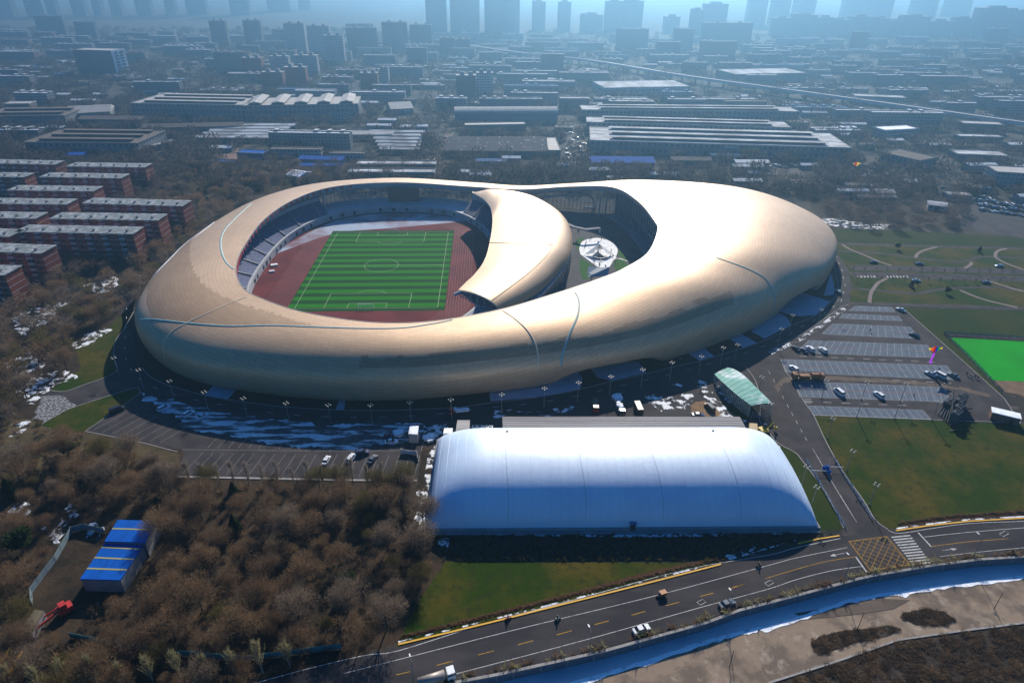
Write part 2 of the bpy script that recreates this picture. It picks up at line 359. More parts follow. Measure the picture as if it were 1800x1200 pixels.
shell_line('roof_gutter', [(1011, 513), (1018, 529.7), (1015, 556), (1000.4, 588.6), (988.6, 624), (987, 643)], .45, M['teal'], stadium)
shell_line('roof_gutter', [(1260, 453), (1300, 466.8), (1322, 475.7), (1344.7, 489), (1358, 509), (1362, 524.6), (1360, 540)], .32, M['teal'], stadium)
M['rib'] = mk('pale_bronze_rib', (.62, .50, .36), .6, .1)
shell_line('snow_drift', [(268, 486), (286, 468), (314, 439), (332, 423), (350, 411), (381, 387)], .55, M['snow'], stadium)
shell_line('roof_rib', [(434, 522), (405, 532), (366, 550), (333, 565), (305, 581), (291, 597), (287, 612), (289, 630)], .28, M['rib'], stadium)
shell_line('roof_rib', [(884, 546), (905, 560), (925, 578), (938, 597), (945, 620), (947, 650)], .28, M['rib'], stadium)
# banners hung along the inner edge of the left roof
bn = [i for i in range(NU) if -145 < SD[i][0] < -95 and 262 < SD[i][1] < 428]
for c_, i in enumerate(bn[::4]):
    s = SD[i]; s2 = SD[(i+1) % NU]; t = Vector((s2[0]-s[0], s2[1]-s[1])).normalized(); n = Vector((-t.y, t.x))
    if n.x < 0: n = -n
    m = MB(); c = Vector((s[0], s[1]))+n*.25; a = atan2(t.y, t.x)
    m.box(c.x, c.y, s[2]-2.3, 1.9, .12, 1.8, a); m.build('banner', M['red'], stadium)
# fascia strip along the inner edge
fm = MB(); E1 = [(s[0], s[1]) for s in SD]
for i in range(NU):
    s, s2 = SD[i], SD[(i+1) % NU]
rowsf = []
for i in range(NU):
    s = SD[i]; a = Vector(SD[i-1][:2]); b = Vector(SD[(i+1) % NU][:2]); t = (b-a).normalized(); n = Vector((t.y, -t.x))
    d = Vector((s[3]-s[0], s[4]-s[1]))
    if n.dot(d) > 0: n = -n
    rowsf.append([(s[0]-n.x*.1, s[1]-n.y*.1, s[2]+.12), (s[0]+n.x*.15, s[1]+n.y*.15, s[2]+.12), (s[0]+n.x*.15, s[1]+n.y*.15, s[2]-.45), (s[0]-n.x*.1, s[1]-n.y*.1, s[2]-.45)])
fm.grid(rowsf, 0, True, True); fm.build('roof_edge_trim', mk('edge_trim', (.36, .34, .33), .5, .3), stadium)

# ---- bowl: seating, walls, concourse
PC = Vector((-69.8, 279.2)); YAW = R(2.3)
PCC = PC+Vector((-sin(YAW)*52.5, cos(YAW)*52.5))
def LW(u, v, z=0): return Vector((PCC.x+u*cos(YAW)-v*sin(YAW), PCC.y+u*sin(YAW)+v*cos(YAW), z))
def oval(a, b, n, N, z): 
    o = []
    for i in range(N):
        t = 2*pi*i/N; c, s_ = cos(t), sin(t)
        r = (abs(c/a)**n+abs(s_/b)**n)**(-1/n); o.append(LW(r*c, r*s_, z))
    return o
NB = 200
prof = [(0, 0), (0, 4.2), (1.2, 4.2)]
for k in range(14): prof += [(1.2+k*.85, 4.3+k*.42), (1.2+(k+1)*.85, 4.3+k*.42)]
prof_top = 4.3+13*.42
prof += [(13.1, prof_top+2.4), (20, prof_top+2.4)]
M['seat'] = mk('blue_seating', (.055, .075, .18), .7, col2=(.10, .12, .22), scale=.5)
M['inner_wall'] = mk('stand_front_wall', (.42, .43, .45), .8, col2=(.34, .35, .37), scale=.2)
ns_ = lambda off: [LWp for LWp in oval(60+off, 92+off, 2.45, NB, 0)]
ring_pts = []
for off, z in prof: ring_pts.append([(p.x, p.y, z) for p in oval(62+off, 92+off, 2.45, NB, 0)])
def bowlpart(j0, j1, i0, i1, name, mat):
    m = MB(); rr = [[ring_pts[j][i % NB] for j in range(j0, j1+1)] for i in range(i0, i1+1)]
    m.grid(rr); return m.build(name, mat, stadium)
bowlpart(0, 2, 0, NB, 'stand_wall', M['inner_wall'])
# side stands with seats (left, right, near), flat concourse at the far end
nf0, nf1 = int(NB*.17), int(NB*.335)
bowlpart(2, 30, nf1, NB+nf0, 'seating_tier', M['seat'])
bowlpart(30, len(prof)-1, nf1, NB+nf0, 'upper_wall', M['inner_wall'])
m = MB(); m.grid([[ring_pts[2][i], (ring_pts[-1][i][0], ring_pts[-1][i][1], 4.2)] for i in range(nf0, nf1+1)]); m.build('concourse', mk('frosted_concourse', (.30, .34, .40), .8, col2=(.40, .44, .50), scale=.2), stadium)
# seat aisles (pale stairs) and seat-row stripes
for i in range(nf1+2, NB+nf0-2, 7):
    a = Vector(ring_pts[3][i % NB]); b = Vector(ring_pts[30][i % NB])
    m = MB(); d = (b-a).normalized(); sdv = Vector((-d.y, d.x, 0)).normalized()*.45
    m.add([a-sdv+Vector((0, 0, .55)), a+sdv+Vector((0, 0, .55)), b+sdv+Vector((0, 0, .55)), b-sdv+Vector((0, 0, .55))]+[a-sdv, a+sdv, b+sdv, b-sdv], [(0, 1, 2, 3), (4, 5, 1, 0), (3, 2, 6, 7), (4, 0, 3, 7), (1, 5, 6, 2)])
    m.build('aisle', M['concrete'], stadium)
# doors and windows in the front wall
M['door'] = mk('dark_opening', (.02, .022, .03), .6)
for i in range(0, NB, 3):
    if i % 12 in (9,): continue
    a = Vector(ring_pts[0][i]); b = Vector(ring_pts[0][(i+1) % NB]); t = (b-a); c = (a+b)/2; ang = atan2(t.y, t.x)
    n = Vector((-sin(ang), cos(ang), 0))
    if n.dot(Vector((PCC.x, PCC.y, 0))-c) < 0: n = -n
    if c.y > 300:
        m = MB(); q = c+n*.1; m.box(q.x, q.y, .8, 2.6 if i % 2 else 1.6, .25, 2.0, ang); m.build('wall_opening', M['door'], stadium)
# far glass wall with mullions between concourse and ribbon
gw = [i for i in range(NU) if SD[i][1] > 408 and -135 < SD[i][0] < 66]
M['mull'] = mk('mullion', (.30, .33, .36), .5, .3)
M['pane'] = mk('tinted_glass', (.50, .55, .60), .05, spec=.6, alpha=.28)
P = []
for i in gw:
    s = SD[i]; d = Vector((s[3]-s[0], s[4]-s[1])).normalized(); P.append((s[0]+d.x*8, s[1]+d.y*8, s[2]-4.2))
m = MB(); m.grid([[(x, y, .2), (x, y, z)] for x, y, z in P]); m.build('glass_wall', M['pane'], stadium)
m = MB()
for k in range(0, len(P), 2): m.tube((P[k][0], P[k][1], 0), (P[k][0], P[k][1], P[k][2]), .16, n=4)
for fr in (.35, .68): m.path([(x, y, z*fr) for x, y, z in P], .10, 4)
m.build('mullion_frame', M['mull'], stadium)
# scoreboard
m = MB(); a = LW(-7, 99); m.box(a.x+9, a.y+.5, 5.2, 21, 1.2, 8.6, YAW); m.build('scoreboard', M['dark'], stadium)
m = MB(); m.box(a.x+9, a.y-.15, 5.6, 20, .2, 7.8, YAW); m.build('screen', mk('dark_screen', (.015, .02, .035), .3), stadium)
for k in (-8, 8):
    m = MB(); m.tube((a.x+9+k, a.y+1.4, 4.2), (a.x+9+k, a.y+1.4, 12), .3); m.build('scoreboard_post', M['mull'], stadium)
# columns on the concourse
for px_, py_ in ((571, 358), (1064, 360), (1053, 362)):
    b = U(px_, py_ + 12, 4.2); m = MB(); m.tube((b.x, b.y, 0), (b.x+.3, b.y+.5, 15), .55, .45, 8); m.build('column', M['mull'], stadium)
# courtyard facade below the right roof (blue glass)
M['curtain'] = mk('curtain_wall', (.045, .085, .13), .15, spec=.7, col2=(.07, .12, .18), scale=.25, lo=.45, hi=.55)
ci = [i for i in range(NU) if SD[i][0] > 45 and SD[i][1] < 416 or (SD[i][0] > -2 and SD[i][1] < 300)]
ci = [i for i in ci if SD[i][0] > 8]
m = MB(); m2 = MB(); pr = None; P = []
for i in ci:
    s = SD[i]; d = Vector((s[3]-s[0], s[4]-s[1])).normalized(); P.append((s[0]+d.x*7, s[1]+d.y*7, s[2]-3.6, s[0]+d.x*1.5, s[1]+d.y*1.5))
m.grid([[(x, y, .1), (x, y, 6.2), (x, y, z)] for x, y, z, a, b in P]); m.build('courtyard_glazing', M['curtain'], stadium, True)
for k in range(0, len(P), 3): m2.tube((P[k][0]-.1, P[k][1], 0), (P[k][0]-.1, P[k][1], P[k][2]), .12, n=4)
m2.path([(x-.15, y, 6.2) for x, y, z, a, b in P], .25, 4); m2.build('glazing_frame', M['mull'], stadium)
# pale terraces along the courtyard edge
m = MB(); m.grid([[(x, y, 1.2), (x+(a-x)*1.3, y+(b-y)*1.3, 1.2), (x+(a-x)*1.35, y+(b-y)*1.35, .05)] for x, y, z, a, b in P[:len(P)*6//10]]); m.build('courtyard_terrace', mk('terrace_paving', (.20, .23, .28), .85, col2=(.15, .17, .21), scale=.3), stadium)

# arch frame at the far opening
ar = [(940, 352), (965, 346), (1000, 343), (1030, 343), (1041, 348), (1045, 358), (1044, 369), (1036, 377), (1024, 380)]
yA = 436.0; P = []
for q in cr(ar, 6):
    d = D(q[0], q[1]); t = yA/d.y; P.append((d.x*t, yA, max(.3, CAMH+d.z*t)))
m = MB(); m.path(P, .8, 8); m.build('entrance_arch', M['soffit'], stadium, True)

# ---- crescent roof over the main stand
cin = Z3(650, 300, 3.396, [(610, 130), (660, 158), (690, 180), (718, 215), (730, 260), (733, 300), (730, 340), (724, 385), (715, 430), (705, 475), (690, 520), (668, 563), (640, 600), (612, 632), (580, 660), (530, 710)])
cout = Z3(650, 300, 3.396, [(612, 127), (660, 118), (720, 110), (800, 116), (880, 127), (980, 152), (1080, 200), (1150, 252), (1190, 305), (1210, 370), (1208, 430), (1185, 500), (1130, 570), (1040, 660), (920, 740), (775, 812)])
zi_ = [18.5+3.5*min(1, k/4) for k in range(16)]; zo_ = [18.4, 17.6, 17, 16.5, 16, 15.5, 15.2, 15, 15, 15, 15, 15.2, 15.6, 16.5, 17.5, 18.5]
A = cr([tuple(U(q[0], q[1], z)) for q, z in zip(cin, zi_)], 8); B = cr([tuple(U(q[0], q[1], z)) for q, z in zip(cout, zo_)], 8)
cresc = thing('grandstand', tuple(LW(62, 0)), 0, 'glass backed grandstand under a pale crescent roof beside the running track', 'grandstand')
org = Vector(cresc.location)
rr = []
for a, b in zip(A, B):
    a, b = Vector(a)-org, Vector(b)-org; r_ = []; wd = (b-a).length
    for k in range(25):
        t = sin(k/24*pi/2); p = a.lerp(b, t); zz = b.z-3.5+(a.z-b.z+3.5)*max(0, 1-t**2.6)**(1/2.6)
        if wd < 6: zz = a.z+(b.z-a.z)*t
        if k == 24: zz = b.z-3.0 if wd > 6 else b.z
        r_.append((p.x, p.y, max(zz, b.z-3.2)+min(1.2, wd*.03)*sin(pi*t)))
    rr.append(r_)
cm = MB(); cm.grid(rr); co = cm.build('crescent_roof', M['shell'], cresc, True)
uvl = co.data.uv_layers.new(name='UVMap')
for li, lp in enumerate(co.data.loops):
    i, j = divmod(lp.vertex_index, 25); uvl.data[li].uv = (i*1.55, j*1.5)
tb = BVHTree.FromPolygons([Vector(v)+org for v in cm.v], cm.f)
def cline(pts, r, mat, name='roof_seam'):
    o = shell_line(name, pts, r, mat, None, tb, .06)
    for v in o.data.vertices: v.co -= org
    o.parent = cresc
M['seam'] = mk('roof_seam', (.30, .23, .15), .5, .3)
cline(Z3(650, 300, 3.396, [(717, 430), (850, 434), (980, 438), (1090, 443)]), .18, M['seam'])
cline(Z3(650, 300, 3.396, [(1093, 445), (1060, 500), (960, 600), (850, 685), (730, 772)]), .2, M['seam'])
cline(Z3(650, 300, 3.396, [(900, 150), (985, 185), (1050, 232), (1090, 290), (1110, 345)]), .15, M['seam'])
# underside
m = MB(); m.grid([[(r_[0][0], r_[0][1], r_[0][2]-.05), (r_[0][0], r_[0][1], r_[0][2]-1.1), ((r_[0][0]+r_[-1][0])/2, (r_[0][1]+r_[-1][1])/2, (r_[0][2]+r_[-1][2])/2-2.6), (r_[-1][0], r_[-1][1], r_[-1][2]-.4), (r_[-1][0], r_[-1][1], r_[-1][2]-.02)] for r_ in rr]); m.build('roof_underside', M['soffit'], cresc)
# truss at the cut end
a0, a1 = Vector(rr[-1][0]), Vector(rr[-1][-1]); m = MB(); nn = 12; sag = lambda t: -1.2-3.4*sin(pi*t*.9+.15)
top = [Vector(rr[-1][min(24, int(round(24*2/pi*math.asin(min(1, k/nn)))))]) + Vector((0, -.4, -.35)) for k in range(nn+1)]
bot = [top[k]+Vector((0, -.2, sag(k/nn))) for k in range(nn+1)]
for k in range(nn):
    m.tube(top[k], top[k+1], .2); m.tube(bot[k], bot[k+1], .2); m.tube(top[k], bot[k], .13); m.tube(bot[k], top[k+1], .13)
m.tube(a0+Vector((-1.8, -2.2, -1.4)), a0+Vector((1.2, -.6, -.6)), .7); m.build('end_truss', M['mull'], cresc)
# glass back
gb = []
for i in range(18, len(B)):
    b = Vector(B[i])-org; a = Vector(A[i])-org; n = (a-b); n.z = 0; n = n.normalized(); gb.append((b+n*.8, b+n*2.4))
m = MB(); m.grid([[(q.x, q.y, b.z-3.0), (p.x, p.y, 9.5), (p.x-.0, p.y, 9.4)] for b, p in gb for q in (b,)]); m.build('upper_glazing', M['curtain'], cresc, True)
m = MB(); m.grid([[(b.x, b.y, 9.9), (b.x, b.y, 9.0), (p.x, p.y, 9.0)] for b, p in gb]); m.grid([[(p.x, p.y, 9.9), (b.x, b.y, 9.9)] for b, p in gb]); m.build('facade_ledge', M['white'], cresc, True)
m = MB(); m.grid([[(p.x, p.y, 9.0), (p.x, p.y, .1)] for b, p in gb]); m.build('lower_glazing', M['curtain'], cresc, True)
m = MB()
for k in range(0, len(gb), 2): p = gb[k][1]; b = gb[k][0]; m.tube((b.x, b.y, .1), (b.x, b.y, b.z-3), .12, n=4)
m.build('facade_fins', M['mull'], cresc)
# people-less press seats visible at the back tip
# ================================================================== GROUND AND PAVED AREAS
wall_top = [(-200, 1560), (560, 1275), (800, 1201), (880, 1186), (1061, 1146), (1241, 1096), (1300, 1074), (1397, 1049), (1508, 1019), (1530, 1014), (1640, 995), (1720, 985), (1800, 980), (2400, 935)]
WT = [U(x, y) for x, y in wall_top]
m = MB(); m.sheet([(-9000, WT[0].y)]+[(p.x, p.y) for p in WT]+[(9000, WT[-1].y), (9000, 16000), (-9000, 16000)], 0)
struct(m.build('ground', M['ground']))
ROUGH = ('snow_patch', 'woodfloor', 'meadow', 'rubble_patch', 'bare_earth', 'hedge_ground', 'snowy_lot', 'earth_yard', 'pitch_surround', 'dusty_lane')
def rough(P, amp):
    out = []; n = len(P); st = random.getstate(); random.seed(int(abs(P[0].x*13+P[0].y*7)))
    for i in range(n):
        a, b = P[i], P[(i+1) % n]; L_ = (b-a).length; k = max(1, min(60, int(L_/1.2))); j = 0.0
        am = min(amp, L_*.25)
        for q in range(k):
            p = a.lerp(b, q/k); j = .6*j+random.uniform(-am, am)*.8; d = (b-a).normalized(); out.append(p+Vector((-d.y, d.x, 0))*j)
    random.setstate(st); return out
def zone(name, mat, px, z=.02, smooth=0):
    P = US(cr(px, smooth) if smooth else px)
    if name in ROUGH or mat in ROUGH: P = rough(P, 1.3 if 'snow' in name else .8)
    m = MB(); m.sheet(P, z); return struct(m.build(name, M[mat] if isinstance(mat, str) else mat))
ZL = -2.2
m = MB(); m.sheet([(-400, 20), (900, 20), (900, WT[-1].y+3), ]+[(p.x, p.y+.6) for p in WT[::-1]], ZL); struct(m.build('river_bank', M['bank']))
ice_n = [(700, 1290), (880, 1240), (1018, 1197), (1133, 1163), (1241, 1127), (1314, 1108), (1361, 1100), (1439, 1074), (1494, 1055), (1550, 1045), (1633, 1034), (1716, 1024), (1800, 1014), (2300, 970)]
def edge_noise(P, amp, n=6):
    out = []
    for i in range(len(P)-1):
        for k in range(n):
            p = P[i].lerp(P[i+1], k/n); out.append(p+Vector((random.uniform(-amp, amp)*.4, random.uniform(-amp, amp), 0)))
    return out+[P[-1]]
IN = edge_noise(US(ice_n, ZL), .22, 7)
m = MB(); m.sheet([(p.x, p.y+.5) for p in WT[::-1]]+[(p.x, p.y) for p in IN], ZL+.05); struct(m.build('frozen_river', M['ice']))
m = MB(); IN2 = [p+Vector((0, -abs(random.gauss(0, .45))-.45, 0)) for p in IN]
m.sheet([(p.x, p.y+.4) for p in IN]+[(p.x, p.y) for p in IN2[::-1]], ZL+.09); struct(m.build('snow_edge', M['snow']))
scr = US([(1200, 1290), (1355, 1199), (1466, 1164), (1578, 1125), (1689, 1109), (1800, 1095), (2200, 1060), (2200, 1500), (1200, 1500)], ZL)
m = MB(); m.sheet(scr, ZL+.05); struct(m.build('scrub_ground', M['scrubfloor']))
m = MB(); m.kerb(scr[:6], .5, ZL, .25); struct(m.build('bank_kerb', M['kerb']))
for q in ([(1425, 1132), (1440, 1118), (1480, 1108), (1530, 1104), (1560, 1098), (1585, 1105), (1560, 1118), (1500, 1130), (1450, 1148), (1430, 1145)], [(1585, 1078), (1620, 1070), (1660, 1074), (1678, 1090), (1650, 1100), (1610, 1098), (1588, 1088)]):
    m = MB(); m.sheet(US(q, ZL), ZL+.06); struct(m.build('scrub_patch', M['scrubfloor']))
zone('mud', mk('damp_mud', (.10, .08, .065), .9, col2=(.14, .11, .09), scale=.2), [(1395, 1070), (1440, 1062), (1500, 1050), (1560, 1050), (1600, 1052), (1570, 1066), (1500, 1076), (1420, 1082)], 0).location.z = 0
o = [x for x in COL.objects if x.name == 'mud'][0]
for v, q in zip(o.data.vertices, [1]*99): pass
P = US([(1395, 1078), (1440, 1070), (1500, 1058), (1560, 1052), (1600, 1054), (1570, 1070), (1500, 1080), (1420, 1088)], ZL)
o.data.clear_geometry(); o.data.from_pydata([(p.x, p.y, ZL+.055) for p in P], [], [tuple(range(len(P)))])
# retaining wall
wall = thing('retaining_wall', tuple(WT[3]), 0, 'long grey concrete retaining wall between the main road and the frozen channel', 'wall')
o_ = Vector(wall.location); W2 = [(p.x-o_.x, p.y-o_.y) for p in WT]
m = MB(); m.kerb(W2, .5, ZL-.1, -ZL+.55); m.build('wall_face', mk('wall_panels', (.15, .17, .20), .85, col2=(.11, .125, .15), scale=.4), wall)
m = MB(); m.kerb(W2, .7, .45, .14); m.build('coping', M['kerb'], wall)
for i in range(len(WT)-1):
    a, b = Vector(W2[i]), Vector(W2[i+1]); L_ = (b-a).length; k = 3.0
    while k < L_:
        p = a+(b-a)*(k/L_); q = (b-a).normalized(); 
        if 300 < PX((p.x+o_.x, p.y+o_.y, 0))[0] < 1900: m = MB(); m.box(p.x+q.y*.27, p.y-q.x*.27, ZL, .35, .12, -ZL+.4, atan2(q.y, q.x)); m.build('buttress', M['wallgrey'], wall)
        k += 6.5
wall_base_z = ZL

# woods floor, city floor
zone('woodland_floor', 'woodfloor', [(-900, 240), (-150, 262), (60, 440), (120, 520), (240, 560), (235, 700), (330, 700), (760, 790), (765, 960), (785, 985), (705, 1128), (600, 1165), (420, 1215), (380, 1400), (-900, 1400)], .012)
zone('woodland_floor', 'woodfloor', [(240, 560), (60, 440), (180, 300), (330, 270), (900, 285), (1450, 285), (1700, 360), (1690, 400), (1462, 402), (1400, 340), (1000, 330), (560, 330), (330, 420)], .013)
# football ground
def lsheet(name, mat, poly, z): m = MB(); m.sheet([LW(u, v) for u, v in poly], z); return struct(m.build(name, mat))
M['track'] = mk('running_track', (.145, .030, .032), .9, col2=(.105, .022, .025), scale=.06, lo=.4, hi=.6, detail=6)
M['turf_a'] = mk('turf_light', (.014, .155, .0), .9); M['turf_b'] = mk('turf_dark', (.004, .055, .006), .9)
m = MB(); m.sheet(oval(62.2, 92.2, 2.45, 160, 0), .03); struct(m.build('running_track', M['track']))
zone('frosted_track', mk('frosted_track', (.20, .10, .12), .9, col2=(.36, .42, .52), scale=.035, lo=.36, hi=.55, detail=7), [(485, 440), (560, 400), (600, 384), (650, 377), (700, 375), (760, 377), (820, 386), (830, 388), (700, 400), (600, 407), (560, 418), (480, 448)], .036)
lsheet('football_pitch', M['turf_b'], [(-37.5, -55.5), (37.5, -55.5), (37.5, 55.5), (-37.5, 55.5)], .05)
m2 = MB()
for k in range(13):
    y0 = -51.5+8.08*k; m2.sheet([LW(-37.4, y0), LW(37.4, y0), LW(37.4, y0+4.1), LW(-37.4, y0+4.1)], .075)
struct(m2.build('mown_stripes', M['turf_a']))
ln = MB()
def seg(u0, v0, u1, v1, wd=.16, z=.10, mb=None):
    a, b = LW(u0, v0), LW(u1, v1); (mb or ln).strip([a, b], wd, z)
def arc(u, v, r, a0, a1, wd=.16, z=.10, mb=None, n=40):
    (mb or ln).strip([LW(u+r*cos(a0+(a1-a0)*k/n), v+r*sin(a0+(a1-a0)*k/n)) for k in range(n+1)], wd, z)
for s in (-1, 1):
    seg(-34, 52.5*s, 34, 52.5*s); seg(34*s, -52.5, 34*s, 52.5)
    for hw, dp in ((20.16, 16.5), (9.16, 5.5)):
        seg(-hw, 52.5*s, -hw, (52.5-dp)*s); seg(hw, 52.5*s, hw, (52.5-dp)*s); seg(-hw, (52.5-dp)*s, hw, (52.5-dp)*s)
    arc(0, 41.5*s, 9.15, (-pi/2 if s > 0 else pi/2)-.925, (-pi/2 if s > 0 else pi/2)+.925)
seg(-34, 0, 34, 0); arc(0, 0, 9.15, 0, 2*pi)
struct(ln.build('pitch_lines', mk('pitch_line_paint', (.34, .50, .26), .8)))
tl = MB(); HL = 42.2
for k in range(9):
    r_ = 38.5+1.22*k*1.12
    P = [LW(r_*cos(a), HL+r_*sin(a)) for a in [pi*i/50 for i in range(51)]]+[LW(-r_*cos(a), -HL-r_*sin(a)) for a in [pi*i/50 for i in range(51)]]; P.append(P[0])
    tl.strip(P, .13, .045)
for k in range(9): r_ = 38.5+1.37*k; tl.strip([LW(r_, -75), LW(r_, 60)], .10, .046)
struct(tl.build('lane_lines', mk('lane_paint', (.26, .13, .13), .8)))
for s in (-1, 1):
    c = LW(0, 52.6*s); g = thing('football_goal', tuple(c), YAW, ('near' if s < 0 else 'far')+' white football goal on the '+('near' if s < 0 else 'far')+' goal line of the stadium pitch', 'goal')
    m = MB(); m.path([(-3.66, 0, .05), (-3.66, 0, 2.44), (3.66, 0, 2.44), (3.66, 0, .05)], .09); m.build('goal_frame', M['white'], g)
    m = MB()
    for k in range(-6, 7): m.path([(k*.6, 0, 2.4), (k*.6, 1.0*s, 2.2), (k*.6, 2.0*s, .05)], .02, 3)
    for k in range(5): m.tube((-3.6, 2.0*s*k/5, 2.4-.45*k), (3.6, 2.0*s*k/5, 2.4-.45*k), .02, n=3)
    m.build('goal_net', M['white'], g)
# equipment by the left touchline
for (x, y, sz, lb) in ((482, 467, 2.4, 'larger white covered mat beside the stand, nearest the left seating'), (478, 478, 1.8, 'small white covered mat beside the track in the stadium'), ):
    b = U(x, y); m = MB(); m.box(0, 0, .05, sz*1.6, sz, .8, .4, top=.9); tag(m.build('landing_mat', M['white'], None, False, tuple(b)), lb, 'mat')
# ---- roads
M['road'] = M['asphalt']
ri = [(233, 500), (238, 535), (228, 570), (236, 600), (245, 636), (262, 660), (290, 675), (317, 683), (360, 695), (430, 706.7), (500, 715), (583, 720), (660, 721.7), (720, 720), (800, 716), (862, 708), (952, 697), (1017, 684.6), (1068, 672), (1111, 663), (1176, 646.7), (1230, 634), (1291.7, 616), (1330, 604), (1369, 587), (1389, 573), (1430, 556), (1458, 532.8), (1472, 513), (1472, 492), (1467, 469), (1463, 440), (1455, 412)]
ro = [(190, 500), (215, 560), (203, 600), (200, 626.7), (206.7, 646.7), (225, 670), (243, 683), (276.7, 697), (333, 711.7), (433, 732), (510, 741.7), (583, 745), (656.7, 745), (720, 741.7), (800, 733), (840, 726), (952, 717), (1031.7, 702.6), (1075, 693.6), (1125.6, 681), (1201, 664.7), (1255.6, 646.7), (1284.5, 637.6), (1340, 622), (1355.6, 612), (1411, 585.5), (1480.6, 538), (1494, 530), (1491, 519), (1498.6, 505), (1494, 491), (1491.7, 474.4), (1477.8, 455), (1470, 430), (1466, 410)]
RI = [Vector(p) for p in cr([tuple(U(*q)) for q in ri], 5)]; RO = [Vector(p) for p in cr([tuple(U(*q)) for q in ro], 5)]
m = MB(); m.sheet([tuple(p) for p in RI+RO[::-1]], .03); struct(m.build('ring_road', M['asphalt']))
m = MB(); m.kerb([p for p in RI if p.x > -150], .3, 0, .14); struct(m.build('kerb', M['kerb']))
# verge between shell and ring road
inn = [p for p in RI]
m = MB(); m.sheet([tuple(p) for p in inn]+[(120, 330, 0), (0, 250, 0), (-100, 230, 0), (-150, 270, 0)], .018); struct(m.build('verge', M['lawn_dark']))
# dashes down the ring road centre
md = MB(); nR = 160
def resamp(P, n):
    L_ = [0]
    for i in range(len(P)-1): L_.append(L_[-1]+(P[i+1]-P[i]).length)
    out = []; j = 0
    for k in range(n):
        t = L_[-1]*k/(n-1)
        while j < len(P)-2 and L_[j+1] < t: j += 1
        out.append(P[j].lerp(P[j+1], (t-L_[j])/max(1e-6, L_[j+1]-L_[j])))
    return out
a_, b_ = resamp(RI, nR), resamp(RO, nR)
cl = [p.lerp(q, .5) for p, q in zip(a_, b_)]
for k in range(0, nR-1, 3): md.strip([cl[k], cl[k].lerp(cl[k+1], .75)], .16, .045)
struct(md.build('lane_dashes', M['line_w']))
# left junction
jl = [(245, 640), (206.7, 646.7), (193, 660), (146.7, 676.7), (113, 688), (88, 687), (75, 690), (66, 712), (75, 742), (110, 724), (138, 713), (200, 693), (243, 682), (290, 690)]
zone('side_road', 'asphalt_light', jl, .027)
zone('rubble_patch', mk('rubble', (.28, .28, .30), .9, col2=(.08, .07, .07), scale=1.2, lo=.45, hi=.55, col3=(.5, .2, .12), scale3=2.0, lo3=.72, hi3=.75, bump=1, bscale=2), [(78, 696), (110, 697), (128, 708), (137, 714), (110, 724), (78, 742), (58, 735), (66, 712)], .035)
zone('lawn', 'lawn_dry', [(88, 687), (113, 688), (146, 677), (193, 660), (206, 647), (200, 627), (203, 600), (233, 552), (238, 525), (187, 580), (133, 613), (143, 647)], .03)
zone('lawn', 'lawn_dry', [(73, 747), (110, 724), (138, 713), (200, 693), (243, 682), (246, 692), (150, 758), (115, 760)], .03)
for q in ([(88, 686), (113, 688), (146.7, 676.7), (193, 660), (206, 647), (200, 627), (203, 600), (219, 576), (235, 548)], [(73, 746), (110, 724), (138, 713), (200, 693), (232, 683), (243, 682), (247, 690)]):
    m = MB(); m.kerb(US(cr(q, 4)), .3, 0, .13); struct(m.build('kerb', M['kerb']))
m = MB(); m.sheet(US([(238, 590), (236, 613), (246, 638), (270, 637), (262, 622), (250, 600)]), .05); struct(m.build('verge_island', M['lawn_dark']))
zone('meadow', mk('dry_meadow', (.10, .072, .04), .95, col2=(.05, .042, .022), scale=.2, col3=(.5, .5, .53), scale3=.12, lo3=.62, hi3=.66, bump=.5), [(0, 740), (60, 735), (78, 745), (115, 760), (150, 758), (250, 778), (320, 800), (300, 850), (150, 830), (0, 860)], .02)
for q in ([(30, 690), (60, 660), (110, 650), (135, 662), (95, 680), (60, 712)], [(125, 605), (150, 590), (190, 575), (195, 583), (150, 610), (128, 612)], [(60, 735), (30, 745), (10, 770), (30, 765)], [(770, 950), (790, 945), (795, 965), (778, 975)]):
    zone('snow_patch', 'snow_broken', q, .045)
for q in ([(20, 560), (60, 540), (120, 530), (90, 560), (40, 590)], [(150, 500), (200, 480), (215, 500), (170, 520)], [(10, 640), (50, 620), (80, 640), (40, 665)], [(120, 880), (135, 905), (100, 960), (90, 950)], [(150, 920), (185, 925), (170, 950), (150, 940)], [(735, 860), (760, 850), (755, 900), (738, 920)], [(10, 900), (40, 880), (50, 900), (20, 920)]): zone('snow_patch', 'snow_broken', q, .045)
# ---- left parking
zone('parking_lot', 'asphalt_light', [(150, 758), (247, 691), (276, 697), (333, 712), (433, 732), (583, 746), (720, 742), (745, 743), (740, 800), (735, 843), (606, 842), (311, 838), (325, 792), (250, 778)], .022)
zone('snowy_lot', 'asphalt_snow', [(245, 688), (276, 698), (333, 713), (433, 733), (583, 747), (720, 743), (742, 745), (738, 772), (620, 790), (520, 785), (400, 765), (340, 755), (300, 728), (258, 708)], .032)
mp = MB()
for k in range(22):                                 # slanted stall lines seen across the lot
    a = U(318+19.5*k, 836+.2*k); b = U(404+16.5*k, 746+.3*k) if k < 25 else None
    a2 = a.lerp(b, .02); mp.strip([a2, a.lerp(b, .42)], .11, .04); mp.strip([a.lerp(b, .52), a.lerp(b, .95)], .11, .045)
for k in range(8):
    a = U(162+17*k, 757+3.0*k); b = U(206+17*k+22, 722+2.5*k); mp.strip([a, b], .13, .04)
mp.strip(US([(320, 790), (520, 792), (735, 792)]), .13, .04)
struct(mp.build('stall_lines', mk('worn_white_paint', (.26, .26, .26), .8, col2=(.12, .115, .12), scale=.8, lo=.45, hi=.65)))
